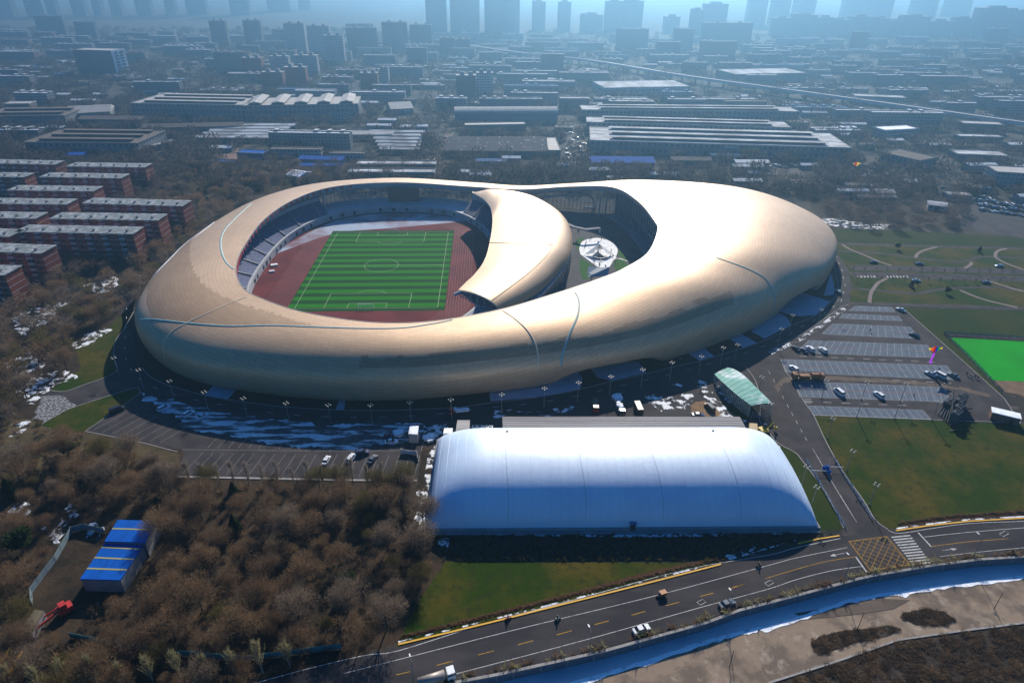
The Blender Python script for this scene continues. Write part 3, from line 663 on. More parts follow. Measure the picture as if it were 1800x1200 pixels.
m = MB(); m.kerb(US([(150, 758), (250, 778), (312, 794)]), .3, 0, .13); m.kerb(US([(311, 838), (606, 844), (733, 845)]), .8, 0, .2); m.kerb(US([(150, 758), (247, 691)]), .25, 0, .13); struct(m.build('kerb', M['kerb']))
# ---- front yard between ring road and air dome
zone('site_yard', 'asphalt', [(742, 742), (800, 735), (952, 719), (1075, 696), (1201, 667), (1258, 648), (1291, 640), (1311, 646), (1331, 680), (1340, 745), (1310, 765), (770, 790), (745, 770)], .024)
for q in ([(1133, 698), (1150, 692), (1190, 700), (1212, 692), (1218, 706), (1200, 720), (1165, 722), (1140, 712)], [(1228, 668), (1246, 680), (1262, 700), (1290, 722), (1312, 738), (1296, 742), (1262, 724), (1238, 694), (1222, 672)], [(945, 728), (980, 716), (1012, 716), (1000, 724), (960, 732)], [(1180, 676), (1205, 668), (1196, 680)], [(1262, 676), (1290, 700), (1305, 714), (1290, 716), (1266, 694)], [(870, 722), (950, 722), (870, 734)], [(1345, 770), (1362, 776), (1372, 795), (1358, 790)], [(745, 748), (790, 745), (775, 775), (748, 772)]):
    zone('snow_patch', 'snow_broken', q, .05)
zone('bare_earth', mk('bare_earth', (.26, .16, .09), .95, col2=(.17, .11, .07), scale=.3), [(1212, 712), (1240, 704), (1258, 715), (1278, 733), (1220, 732)], .045)
zone('lawn', 'lawn', [(1270, 705), (1290, 715), (1320, 738), (1305, 738), (1280, 722)], .055)
zone('snow_strip', 'snow_broken', [(768, 778), (775, 790), (745, 932), (733, 932), (740, 880), (752, 800)], .05)
zone('snow_strip', 'snow_broken', [(748, 932), (1418, 928), (1430, 936), (1300, 942), (1100, 944), (900, 941), (760, 939)], .05)
zone('hedge_ground', 'lawn_dark', [(750, 938), (1430, 932), (1478, 932), (1470, 945), (1400, 955), (1267, 990), (783, 990), (765, 960)], .03)
zone('snow_patch', 'snow_broken', [(1250, 980), (1330, 960), (1325, 966), (1260, 984)], .05)
zone('lawn', 'lawn_dry', [(783, 986), (1267, 989), (1200, 1004), (989, 1059), (705, 1130), (706, 1116), (740, 1050)], .034)
zone('lawn', 'lawn', [(1340, 745), (1349, 756), (1367, 778), (1398, 796), (1411, 811), (1450, 864), (1482, 930), (1425, 932), (1400, 850), (1365, 790)], .034)
zone('path', 'concrete', [(1412, 898), (1428, 930), (1416, 932), (1405, 905)], .05)
zone('big_lawn', 'lawn_dry', [(1430, 730), (1637, 738), (1800, 746), (2100, 770), (2100, 905), (1800, 904), (1702, 911), (1627, 919), (1575, 928), (1561, 928), (1539, 912), (1516, 876), (1483, 830), (1452, 777)], .03)
# side road and main road
sl = [(1311, 646), (1322, 660), (1331, 678), (1337, 710), (1335.6, 740), (1349, 755.6), (1366.7, 777.8), (1397.8, 795.6), (1411, 811), (1450, 864), (1483, 928)]
sr = [(1377.8, 641.7), (1383, 655.6), (1394, 669), (1405.6, 691.7), (1416.7, 711), (1430.6, 730.6), (1452.8, 777.8), (1483, 830.6), (1516.7, 877.8), (1539, 914), (1561, 930.6)]
zone('access_road', 'asphalt_light', [(1291, 637)]+sl+[(1478, 941), (1600, 945), (1575, 934)]+sr[::-1]+[(1369, 630), (1355, 612), (1300, 625)], .032)
for q in (sl, sr):
    m = MB(); m.kerb(US(cr(q, 4)), .3, 0, .14); struct(m.build('kerb', M['kerb']))
rt = [(-200, 1400), (200, 1275), (527.5, 1177.5), (600, 1160), (677.5, 1141), (700, 1137), (990, 1066), (1267, 995), (1350, 974), (1400, 957), (1478, 942), (1575, 935), (1627.8, 925.5), (1702.8, 916.5), (1800, 911), (2300, 890)]
rb = [(-200, 1530), (560, 1262), (800, 1196), (880.6, 1182), (1061, 1139), (1241.7, 1089), (1300, 1067), (1397, 1042), (1508, 1011.5), (1605.6, 991), (1720, 979), (1800, 974), (2300, 930)]
zone('main_road', 'asphalt', rt+rb[::-1], .036)
mw = MB(); my = MB()
def pl(pts, wd, mb, z=.05): mb.strip(US(cr(pts, 4)), wd, z)
Q = lambda l: Z3(700, 867, 2.769, l)
pl([(400, 1214), (527, 1178.5), (640, 1151.5)]+Q([(0, 765), (400, 640), (900, 505), (1400, 370), (1800, 300)])+[(1400, 962), (1477, 946)], .2, mw)
pl([(604, 1183)]+Q([(0, 808), (600, 655), (1240, 500), (1800, 350)])+[(1400, 980), (1489, 962)], .16, mw)
pl(Q([(250, 885), (900, 715), (1450, 560), (1800, 465)])+[(1397, 1019), (1460, 1003), (1515, 995)], .16, mw)
pl(Z3(1300, 867, 3.6, [(1170, 275), (1400, 250), (1800, 217), (2400, 180)]), .16, mw); pl(Z3(1300, 867, 3.6, [(1270, 398), (1500, 372), (1800, 343), (2400, 300)]), .16, mw)
pl(Z3(1300, 867, 3.6, [(940, 232), (1010, 252), (1190, 225), (1450, 190), (1800, 175), (2400, 150)]), .18, mw)
pl(Z3(1300, 867, 3.6, [(735, 400), (805, 498)]), .4, mw); pl(Z3(1300, 867, 3.6, [(1130, 247), (1213, 337)]), .4, mw)
pl(Z3(1300, 867, 3.6, [(630, 0), (742, 183)]), .16, mw); pl([(1429, 789), (1475, 868), (1506, 918)], .16, mw)
for k in range(9): pl([(1351+8.0*k, 652+14.5*k), (1354+8.0*k, 658+14.5*k)], .16, mw)
pl(Z3(1300, 867, 3.6, [(1213, 335), (1450, 305), (1700, 286)]), .16, my); pl(Z3(1300, 867, 3.6, [(163, 538), (500, 440), (735, 400)]), .16, my)
for q_ in ([(-10, 882), (58, 866)], [(188, 835), (266, 815)], [(388, 785), (466, 765)], [(582, 736), (657, 715)], [(772, 687), (845, 667)], [(955, 638), (1025, 619)], [(1135, 592), (1202, 573)], [(1303, 545), (1369, 528)], [(1470, 500), (1534, 484)], [(1628, 456), (1693, 439)]): pl(Q(q_), .2, my)
pl(Z3(1300, 867, 3.6, [(-70, 605), (38, 572)]), .16, my)
yk = Q([(0, 735), (400, 640), (800, 540), (1200, 440), (1570, 345)])
m = MB(); m.kerb(US(cr(yk, 4)), .45, 0, .18); m.kerb(US(Z3(1300, 867, 3.6, [(370, 318), (500, 288), (632, 268)])), .4, 0, .18); m.kerb(US(Z3(1300, 867, 3.6, [(990, 236), (1180, 207), (1450, 177), (1800, 157), (2300, 140)])), .45, 0, .18); struct(m.build('yellow_kerb', M['line_y']))
m = MB(); m.strip(US(cr(Q([(0, 722), (400, 627), (800, 526), (1200, 427), (1570, 332)])+[(1350, 963), (1400, 949)], 3)), .45, .06); m.strip(US(Z3(1300, 867, 3.6, [(990, 222), (1180, 195), (1450, 165), (1800, 146)])), .5, .06); struct(m.build('snow_edge', M['snow_broken']))
zone('hedge_bed', mk('russet_bed', (.085, .040, .022), .95, col2=(.05, .03, .018), scale=.8, bump=.8), Q([(0, 715), (500, 590), (900, 490), (1400, 355), (1560, 320), (1500, 320), (1200, 385), (850, 480), (500, 570), (60, 680)]), .05)
zone('hedge_bed', bpy.data.materials['russet_bed'], Z3(1300, 867, 3.6, [(1000, 215), (1180, 188), (1450, 158), (1800, 138), (1800, 122), (1450, 142), (1180, 168), (1050, 195)]), .05)
# yellow box junction
bx = Z3(1300, 867, 3.6, [(692, 303), (932, 272), (1077, 450), (827, 485)]); BW = US(bx)
for i in range(4): my.strip([BW[i], BW[(i+1) % 4]], .2, .052)
for k in range(1, 10):
    t = k/5
    f = lambda a, b, t: a.lerp(b, t)
    if t <= 1: p, q = f(BW[0], BW[1], t), f(BW[0], BW[3], t)
    else: p, q = f(BW[1], BW[2], t-1), f(BW[3], BW[2], t-1)
    my.strip([p, q], .11, .054)
    if t <= 1: p, q = f(BW[1], BW[0], t), f(BW[1], BW[2], t)
    else: p, q = f(BW[0], BW[3], t-1), f(BW[2], BW[3], t-1)
    my.strip([p, q], .11, .056)
for k in range(11): pl(Z3(1300, 867, 3.6, [(962+13*k, 277+17*k), (1080+13*k, 265+17*k)]), .45, mw)
def diamond(x, y):
    P = US([(x-8, y), (x+2, y-5.5), (x+8, y-.5), (x-2, y+5), (x-8, y)]); mw.strip(P, .14, .05)
for x, y in ((1233, 1058), (1352, 1024.5), (1765, 938)): diamond(x, y)
def arrow(x, y, dx, dy):
    a, b = U(x, y), U(x+dx, y+dy); mw.strip([a, b], .15, .05); t = (b-a).normalized(); n = Vector((-t.y, t.x, 0)); mw.add([b+t*1.6+Vector((0, 0, .05)), b-n*.5+Vector((0, 0, .05)), b+n*.5+Vector((0, 0, .05))], [(0, 1, 2)])
arrow(1485, 971.5, -17, 3.5); arrow(1656, 967, 17, -2)
struct(mw.build('road_markings', mk('worn_road_paint', (.46, .46, .45), .85, col2=(.16, .155, .155), scale=1.0, lo=.5, hi=.72))); struct(my.build('yellow_markings', mk('worn_yellow_paint', (.40, .22, .03), .85, col2=(.14, .10, .05), scale=1.0, lo=.5, hi=.72)))
# ---- right parking
lot = [(1491.7, 537), (1586, 540.5), (1690, 632), (1765, 700), (1794, 743.5), (1647, 738), (1430.6, 730), (1405.6, 691.7), (1394, 669), (1383, 655.6), (1369, 630.6), (1355.6, 614), (1411, 587), (1480, 539)]
zone('car_park', 'asphalt_light', lot, .026)
m = MB(); m.kerb(US([(1586, 540.5), (1690, 632), (1765, 700), (1794, 743.5)]), .3, 0, .13); m.kerb(US([(1794, 743.5), (1647, 738), (1430.6, 730)]), .25, 0, .13); m.kerb(US([(1355.6, 614), (1411, 587), (1480, 539), (1491, 536)]), .3, 0, .13); struct(m.build('kerb', M['kerb']))
A1 = lambda l: Z3(1300, 380, 3.6, l)
A2 = lambda l: Z3(1300, 600, 3.6, l)
rowsP = [(A1([(735, 568), (960, 575), (985, 605), (690, 598)]), 0), (A1([(660, 617), (1005, 632), (1030, 663), (630, 645)]), 0), (A1([(590, 680), (1080, 700), (1135, 775), (520, 745)]), 1), (A1([(440, 785), (1190, 815), (1225, 895), (360, 862)]), 1),
 (A1([(260, 905), (1310, 945), (1380, 1035), (290, 985)]), 1), (A2([(340, 252), (1300, 290), (1330, 383), (382, 350)]), 1), (A2([(425, 407), (1160, 435), (1210, 492), (470, 463)]), 0)]
sp_ = MB(); sl_ = MB(); srd = MB()
for q, mid in rowsP:
    tl_, tr_, br_, bl_ = US(q); sp_.sheet([tl_, tr_, br_, bl_], .034)
    sl_.strip([tl_, tr_], .13, .042); sl_.strip([bl_, br_], .13, .042)
    n = int((tr_-tl_).length/2.75)
    for k in range(n+1):
        a = tl_.lerp(tr_, k/n); b = bl_.lerp(br_, k/n); sl_.strip([a, b], .12, .045)
    if mid: srd.strip([tl_.lerp(bl_, .5), tr_.lerp(br_, .5)], .35, .05)
struct(sp_.build('stall_paving', M['paver'])); struct(sl_.build('stall_lines', mk('faded_bay_paint', (.42, .42, .42), .85, col2=(.18, .19, .21), scale=.9, lo=.48, hi=.7))); struct(srd.build('stall_divider', mk('divider', (.19, .12, .10), .9)))
md = MB()
for q0, q1 in ((A1([(380, 885)]), A1([(1290, 925)])), (A1([(430, 1008)]), A1([(1400, 1060)])), (A2([(410, 380)]), A2([(1120, 408)]))):
    a, b = U(*q0[0]), U(*q1[0]); n = int((b-a).length/6.5)
    for k in range(n): md.strip([a.lerp(b, k/n), a.lerp(b, (k+.45)/n)], .15, .05)
for k in range(3): md.strip(US(A2([(410, 363+12*k), (455, 366+12*k)])), .14, .05)
struct(md.build('lane_dashes', M['line_w']))
zone('dusty_lane', 'dust', A2([(345, 225), (540, 222), (900, 240), (1200, 262), (1420, 290), (1590, 340), (1580, 350), (1400, 310), (1150, 275), (900, 258), (540, 245), (330, 245), (250, 290), (235, 330), (225, 270), (270, 235)]), .055)
# ---- park to the right
zone('lawn', 'lawn', A1([(590, 90), (640, 80), (1100, 95), (1800, 130), (2600, 180), (2600, 265), (1800, 196), (1200, 183), (650, 165), (590, 165)]), .02)
zone('park_lawn', 'lawn_dry', A1([(590, 165), (1800, 200), (2600, 240), (2600, 620), (1800, 590), (700, 545), (700, 470), (715, 450), (700, 400), (690, 330), (590, 225)]), .024)
zone('lawn', 'lawn', A1([(1035, 578), (1800, 597), (2600, 620), (2600, 800), (1800, 765), (1290, 742), (1665, 1120), (1640, 1130), (1430, 960), (1100, 640)]), .022)
pr = MB()
def pth(l, wd, z=.04, mb=pr): mb.strip([Vector(p) for p in cr([tuple(U(*q)) for q in A1(l)], 5)], wd, z)
pth([(700, 325), (1200, 335), (1800, 352), (2500, 375)], 7.5); pth([(705, 370), (1200, 380), (1800, 397), (2500, 420)], 7.5)
pth([(590, 172), (900, 182), (1200, 190), (1800, 206), (2500, 225)], 3); pth([(600, 218), (900, 236), (1100, 262), (1350, 290), (1450, 280), (1530, 256), (1800, 266), (2500, 300)], 2.2)
pth([(715, 455), (860, 470), (1000, 482), (1120, 490), (1300, 460), (1600, 450), (1800, 470), (2500, 540)], 2.4); pth([(690, 552), (1200, 565), (1800, 585), (2500, 610)], 3.2)
struct(pr.build('park_road', M['asphalt_light']))
pk = MB()
for l in ([(650, 178), (700, 210), (800, 250), (880, 285), (960, 312)], [(1115, 264), (1125, 240), (1170, 215), (1250, 195)], [(1425, 328), (1460, 308), (1468, 290)], [(1618, 260), (1622, 232), (1645, 215), (1690, 206)], [(1618, 260), (1680, 295), (1800, 340)], [(822, 547), (830, 490), (850, 455), (880, 420), (932, 393)], [(1395, 468), (1540, 525), (1760, 578)], [(1590, 412), (1720, 455), (1800, 475)]): pth(l, 1.7, .05, pk)
struct(pk.build('footpath', mk('pink_paving', (.23, .18, .17), .9, col2=(.18, .14, .135), scale=.5)))
mw2 = MB()
for k in range(13):
    x = 745+21*k+(60 if k > 5 else 0); mw2.strip(US(A1([(x, 378), (x+9, 388)])), .5, .05)
struct(mw2.build('road_markings', M['line_w']))
# ice crust along the slanting kerb of the car park
m = MB(); P = resamp(US([(1356, 618), (1411, 592), (1450, 566), (1484, 541)]), 40)
for k, p in enumerate(P): m.box(p.x-.6, p.y-1.2, .02, .9, 2.4, .10, .25)
m.strip(P, 1.0, .05); struct(m.build('snow_edge', M['snow_broken']))
# fenced practice pitch
zone('practice_pitch', mk('bright_turf', (.002, .30, .010), .9, col2=(.004, .24, .010), scale=.05), A1([(1330, 768), (1800, 790), (2500, 815), (2500, 1080), (1800, 1045), (1600, 1038)]), .03)
zone('pitch_surround', mk('earth_surround', (.20, .13, .085), .95, col2=(.13, .09, .06), scale=.3), A1([(1600, 1038), (1800, 1045), (2300, 1070), (2300, 1160), (1820, 1140), (1690, 1115)]), .028)
# pads at the foot of the shell
pads = MB()
for q in ([(862, 705), (858, 672), (981, 655), (1003, 640), (1024, 664), (1020, 684), (952, 697)], [(1031.7, 640), (1122, 635), (1136, 655), (1075, 669), (1050, 663)], [(1205, 618), (1230, 605), (1256, 627), (1230, 634)], [(1280, 594), (1295, 582), (1330, 603), (1306, 611)], [(1320, 582), (1361, 545), (1383, 557.8), (1391, 571), (1344, 595)], [(1355, 545), (1411, 515), (1459, 530), (1436, 553), (1405.6, 556)], [(358, 695), (385, 668), (420, 680), (400, 702)], [(590, 720), (600, 692), (609, 694), (605, 720.5)], [(1448, 520), (1460, 480), (1466, 500), (1466, 518)]):
    pads.prism([tuple(p) for p in US(q)], 0, .12)
struct(pads.build('entrance_paving', mk('entrance_paving', (.40, .43, .50), .85, col2=(.33, .36, .43), scale=.3)))
# courtyard floor
cy = MB(); cy.sheet([(s[0]+(s[3]-s[0])*.12, s[1]+(s[4]-s[1])*.12) for s in SD if s[0] > 8][::4]+[(10, 300), (20, 425)], .025); struct(cy.build('courtyard_paving', mk('dark_paving', (.10, .095, .10), .9, col2=(.07, .068, .075), scale=.15)))
A3 = lambda l: Z3(650, 300, 3.396, l)
for q in ([(1255, 520), (1300, 545), (1350, 590), (1365, 610), (1290, 648), (1265, 640), (1250, 560)], [(1465, 530), (1500, 525), (1540, 572), (1490, 602), (1455, 575)], [(1225, 430), (1245, 405), (1280, 400), (1260, 430), (1240, 480)], [(1480, 470), (1500, 485), (1545, 530), (1520, 535), (1480, 500)]):
    m = MB(); m.sheet(US(cr(A3(q), 4)), .06); struct(m.build('courtyard_lawn', mk('courtyard_grass', (.03, .10, .015), .9) if 'courtyard_grass' not in bpy.data.materials else bpy.data.materials['courtyard_grass']))
m = MB(); pz = US(cr(A3([(1250, 470), (1262, 430), (1300, 410), (1360, 402), (1420, 415), (1465, 445), (1480, 480), (1470, 520), (1500, 525), (1550, 545), (1470, 525), (1440, 560), (1420, 590), (1370, 580), (1300, 530), (1258, 500)]), 4))
m.sheet(pz, .07); struct(m.build('snowy_plaza', mk('plaza_snow', (.75, .77, .80), .8, col2=(.35, .34, .35), scale=.5, lo=.55, hi=.62)))
# far-right road and parking strip
zone('city_road', 'asphalt_light', [(1500, 285), (1560, 290), (1700, 345), (1800, 372), (2400, 560), (2400, 640), (1800, 420), (1690, 400), (1660, 340), (1560, 310)], .03)
zone('truck_yard', 'asphalt_light', [(1280, 283), (1495, 285), (1560, 300), (1500, 318), (1330, 305)], .03)
zone('truck_yard', 'asphalt_light', [(985, 215), (1015, 215), (1036, 292), (1000, 292), (985, 250)], .03)
zone('city_road', 'dust', [(790, 222), (802, 222), (785, 270), (765, 288), (748, 285), (770, 255)], .03)
zone('earth_yard', mk('pinkish_yard', (.24, .15, .12), .95, col2=(.17, .11, .09), scale=.1), [(318, 262), (420, 260), (418, 282), (322, 284)], .03)
zone('snow_patch', 'snow_broken', A1([(500, 10), (640, 20), (800, 50), (960, 55), (900, 85), (700, 75), (540, 60)]), .03)
# ================================================================== AIR DOME
DX0, DX1, DY0, DY1 = -24.6, 89.0, 138.0, 179.0
M['membrane'] = mk('white_membrane', (.62, .74, .88), .45, col2=(.57, .69, .84), scale=.08, lo=.45, hi=.6, spec=.45, bump=.12, bscale=.35)
dome = thing('air_dome', ((DX0+DX1)/2, (DY0+DY1)/2, 0), R(1.2), 'white inflated sports dome with a long rounded roof beside the main road', 'air dome')
hx, hy, DH = (DX1-DX0)/2, (DY1-DY0)/2, 12.4
def domez(x, y):
    ax = abs(x)/hx; ay = abs(y)/hy
    gx = max(0, 1-max(0, (ax*hx-(hx-17))/17)**2.2)**(1/2.2); gy = max(0, 1-ay**2.25)**(1/2.1)
    return .9+DH*gx*gy if gx*gy > 0 else .9
m = MB(); nx, ny = 130, 64; rr = []
for i in range(nx+1):
    x = -hx*cos(pi*i/nx) if False else hx*(2*i/nx-1); r_ = []
    tx = max(-1, min(1, 2*i/nx-1)); x = hx*(sin(tx*pi/2)*.35+tx*.65)
    for j in range(ny+1):
        ty = 2*j/ny-1; y = hy*(sin(ty*pi/2)*.75+ty*.25); r_.append((x, y, domez(x, y)))
    rr.append(r_)
m.grid([r_[::-1] for r_ in rr]); m.build('membrane', M['membrane'], dome, True)
M['seamd'] = mk('membrane_seam', (.38, .42, .48), .6)
for xs in (-33.5, -11.2, 11.0, 33.5):
    m = MB(); P = []
    for j in range(49):
        y = hy*sin((2*j/48-1)*pi/2)*.985; z = domez(xs, y); P.append((xs+.35*sin(j*.2), y, z))
    v = [(x+s_*.07, y, z+.06) for x, y, z in P for s_ in (-1, 1)]; m.add(v, [(2*i, 2*i+1, 2*i+3, 2*i+2) for i in range(48)]); m.build('seam', M['seamd'], dome, True)
m = MB(); xs = -hx+2.4
while xs < hx-2:
    P = [(xs, hy*sin((2*j/30-1)*pi/2)*.985) for j in range(31)]; v = [(x+s_*.05, y, domez(x, y)+.03) for x, y in P for s_ in (-1, 1)]; m.add(v, [(2*i, 2*i+1, 2*i+3, 2*i+2) for i in range(30)]); xs += 2.8
m.build('weld_lines', mk('weld_line', (.50, .60, .72), .5), dome, True)
m = MB(); m.kerb([(-hx-.2, -hy-.2), (hx+.2, -hy-.2), (hx+.2, hy+.2), (-hx-.2, hy+.2), (-hx-.2, -hy-.2)], .9, 0, .95); m.build('base_beam', M['concrete'], dome)
m = MB(); m.kerb([(-hx, -hy-1.2), (hx, -hy-1.2)], 1.4, 0, .35); m.build('front_ledge', M['wallgrey'], dome)
m = MB(); m.box(2.6, -hy-.3, .3, 1.3, 1.0, 2.4); m.build('door', M['door'], dome)
m = MB(); m.box(2.6, -hy-.3, 2.7, 1.9, 1.3, .25); m.build('door_canopy', M['bluewall'], dome)
for x_, y_ in ((-33.3, 10.2), (33.0, 10.0)):
    m = MB(); m.box(x_, y_, domez(x_, y_)-.1, .7, .5, .55, top=.7); m.build('vent', M['dark'], dome)
# ---- long shed behind the dome
def roofed(name, label, cat, px4, H, wallm, roofm, group=None, over=.4, extra=None):
    """low building whose eaves corners (TL, TR, BR, BL) are read at height H"""
    P = US(px4, H); c = sum(P, Vector())/4; c.z = 0; t = thing(name, tuple(c), 0, label, cat, group); L_ = [(p-c) for p in P]
    m = MB(); m.prism([(p.x*.99, p.y*.99) for p in L_], 0, H-.1); m.build('wall', wallm, t)
    m = MB(); m.prism([(p.x, p.y) for p in L_], H-.1, H+.25); m.build('roof', roofm, t); return t, L_
M['greyroof'] = mk('grey_sheet_roof', (.40, .375, .36), .8, col2=(.25, .235, .23), scale=.4, stretch=(.05, 2, 1), lo=.4, hi=.6, col3=(.42, .41, .41), scale3=.9, lo3=.62, hi3=.7)
t, Lq = roofed('long_shed', 'long low shed with a streaked grey roof behind the white air dome', 'shed', [(883, 733), (1300, 733), (1316, 762), (884, 762)], 6.2, M['wallgrey'], M['greyroof'])
m = MB()
for k in range(9): a = Lq[0].lerp(Lq[3], (k+.5)/9); b = Lq[1].lerp(Lq[2], (k+.5)/9); m.tube((a.x, a.y, 6.48), (b.x, b.y, 6.48), .09, n=4)
m.build('roof_ridges', M['kerb'], t)
roofed('plant_shed', 'small square grey shed left of the long shed', 'shed', [(804, 739), (826, 739), (825, 758), (801, 758)], 4.2, M['wallgrey'], M['greyroof'])
roofed('white_cabin', 'white box cabin at the back left corner of the air dome', 'cabin', [(781, 753), (796, 753), (795, 762), (779, 762)], 3.2, M['white'], M['white'])
kio, Lk = roofed('guard_kiosk', 'small white roofed kiosk standing alone in the snowy yard', 'kiosk', [(721, 748), (736, 749), (734, 764), (718, 763)], 3.6, mk('cream_wall', (.35, .34, .32), .8), M['snow'])
m = MB(); m.box(0, -2.1, .1, 1.4, .12, 2.1); m.build('door', M['door'], kio)
def unit(x, y, lb):
    p = U(x, y, 0); t = thing('cooling_unit', tuple(p), 0, lb, 'air unit', 'white cooling units beside the long shed')
    m = MB(); m.box(0, 0, .2, 1.7, 1.7, 1.7); m.build('casing', M['white'], t); m = MB(); m.tube((0, 0, 1.9), (0, 0, 2.1), .55, n=10); m.build('fan', M['dark'], t); return t
for k, lb in enumerate(('leftmost white cooling unit of the four beside the grey shed', 'second white cooling unit from the left between the two sheds', 'third white cooling unit from the left between the two sheds', 'rightmost white cooling unit of the four, nearest the long shed')): unit(834+9.5*k, 757, lb)
# ---- arched canopy
cp = thing('ramp_canopy', tuple(U(1297, 700)), 0, 'pale green arched canopy over an entrance ramp beside the access road', 'canopy')
oc = Vector(cp.location); prs = [((1256, 657), (1279, 645.5), 3.4), ((1262, 664), (1290, 648.5), 3.9), ((1272, 673), (1303, 656), 4.6), ((1284, 684), (1316, 667), 5.0), ((1297, 695), (1329, 680), 5.2), ((1309, 704), (1343, 694), 5.2), ((1320, 712.5), (1357, 708), 5.0)]
m = MB(); rr = []
for a, b, z in [(q[:2], q[2:4], q[4]) for q in cr([(*p[0], *p[1], p[2]) for p in prs], 4)]:
    A_ = U(a[0], a[1], z)-oc; B_ = U(b[0], b[1], z)-oc; rr.append((A_, B_))
m.grid([[A_.lerp(B_, k/6)+Vector((0, 0, .25*sin(pi*k/6))) for k in range(7)] for A_, B_ in rr]); m.grid([[A_.lerp(B_, k/6)+Vector((0, 0, -.2)) for k in range(7)] for A_, B_ in rr])
M['greenroof'] = mk('pale_green_roof', (.13, .36, .30), .8, col2=(.18, .42, .36), scale=.25, lo=.4, hi=.6, col3=(.55, .64, .66), scale3=.10, lo3=.56, hi3=.64)
m.build('canopy_roof', M['greenroof'], cp, True)
for sd_ in (0, 1):
    m = MB()
    for k in range(0, len(rr), 1): p = rr[k][sd_]; m.tube((p.x, p.y, 0), (p.x, p.y, p.z), .12, n=4)
    m.path([p[sd_]+Vector((0, 0, -p[sd_].z*.45)) for p in rr], .08, 4); m.build('side_posts', mk('green_frame', (.20, .30, .24), .6) if not sd_ else bpy.data.materials['green_frame'], cp)
    m = MB(); m.grid([[(p[sd_].x, p[sd_].y, .3), (p[sd_].x, p[sd_].y, p[sd_].z-.5)] for p in rr]); m.build('side_glazing', M['pane'], cp)
m = MB()
for k in range(1, 24, 2): p = rr[k]; m.path([p[0].lerp(p[1], j/6)+Vector((0, 0, .25*sin(pi*j/6)+.03)) for j in range(7)], .05, 3)
m.build('roof_joints', M['concrete'], cp)
g = thing('entrance_gate', tuple(U(1338, 735)), 0, 'grey metal gate frame under the near end of the green canopy', 'gate'); m = MB()
for z in (.6, 1.3, 2.2): m.tube((-3.5, 0, z), (3.5, .6, z), .07, n=4)
for x in (-3.5, -1.2, 1.2, 3.5): m.tube((x, .3, 0), (x, .3, 2.8), .10, n=4)
m.build('rails', M['mull'], g)
# ---- courtyard pavilion: star tent on the snowy plaza
tp = U(1053, 449); tn = thing('star_tent', tuple(tp), 0, 'white peaked star tent on the snowy round plaza inside the courtyard', 'tent')
m = MB(); ap = (0, 3.2, 6.0); ringp = []
for k in range(8):
    a = pi*2*k/8; r_ = 8.5 if k % 2 == 0 else 5.0; ringp.append((r_*cos(a), r_*sin(a)*.9, .6 if k % 2 == 0 else 2.6))
m.add([ap]+ringp, [(0, 1+k, 1+(k+1) % 8) for k in range(8) if k not in (5, 6)]); m.build('canvas', M['white'], tn)
m = MB(); m.tube((0, 3.2, 0), ap, .25); 
for k in range(0, 8, 2): m.tube((ringp[k][0], ringp[k][1], 0), ringp[k], .18)
m.build('poles', M['mull'], tn)
m = MB(); m.prism([(-3.6, -4.5), (0, -7), (3.6, -4.5), (0, -2)], 0, .9); m.build('stage', M['black'], tn)
m = MB(); m.tube((-5, -4.3, 1.1), (0, -8, 1.4), .2); m.tube((5, -4.3, 1.1), (0, -8, 1.4), .2); m.build('front_beam', M['white'], tn)
for q, lb in (([(1042, 342), (1, 1)], ''),): pass
b = U(1052, 489); mt = thing('entry_canopy', tuple(b), 0, 'tilted white and blue canopy at the courtyard edge beside the crescent grandstand', 'canopy')
m = MB(); m.add([(-6, -3, 2.0), (4.5, -1.5, 2.4), (6, 3.5, 5.2), (-4, 3.6, 4.0)], [(0, 1, 2, 3)]); m.add([(-6, -3, 1.8), (4.5, -1.5, 2.2), (6, 3.5, 5.0), (-4, 3.6, 3.8)], [(3, 2, 1, 0)]); m.build('canopy_roof', M['soffit'], mt)
m = MB(); m.add([(-6.5, -1, 2.6), (-1, 2, 5.0), (-5, 4, 5.2)], [(0, 1, 2)]); m.build('sail', M['white'], mt)
m = MB(); m.tube((-4, -2, 0), (-4, -2, 2.2), .15); m.tube((4, 1, 0), (4, 1, 3.6), .15); m.tube((-3, 3, 0), (-3, 3, 4), .15); m.build('posts', M['mull'], mt)
# walkway bridge in the courtyard
b0 = U(1008, 410, 3.5); b1 = U(1054, 410, 3.0); wk = thing('footbridge', tuple(b0), 0, 'pale footbridge with a flat end platform behind the star tent', 'footbridge')
m = MB(); m.kerb([(-6, 13), (0, 4), (7, -1), (b1.x-b0.x, b1.y-b0.y)], 2.2, 2.6, .5); m.build('deck', M['concrete'], wk); m = MB(); m.box(b1.x-b0.x, b1.y-b0.y, 0, 1, 1, 2.6); m.box(3, 1.5, 0, 1, 1, 2.6); m.build('pier', M['wallgrey'], wk)

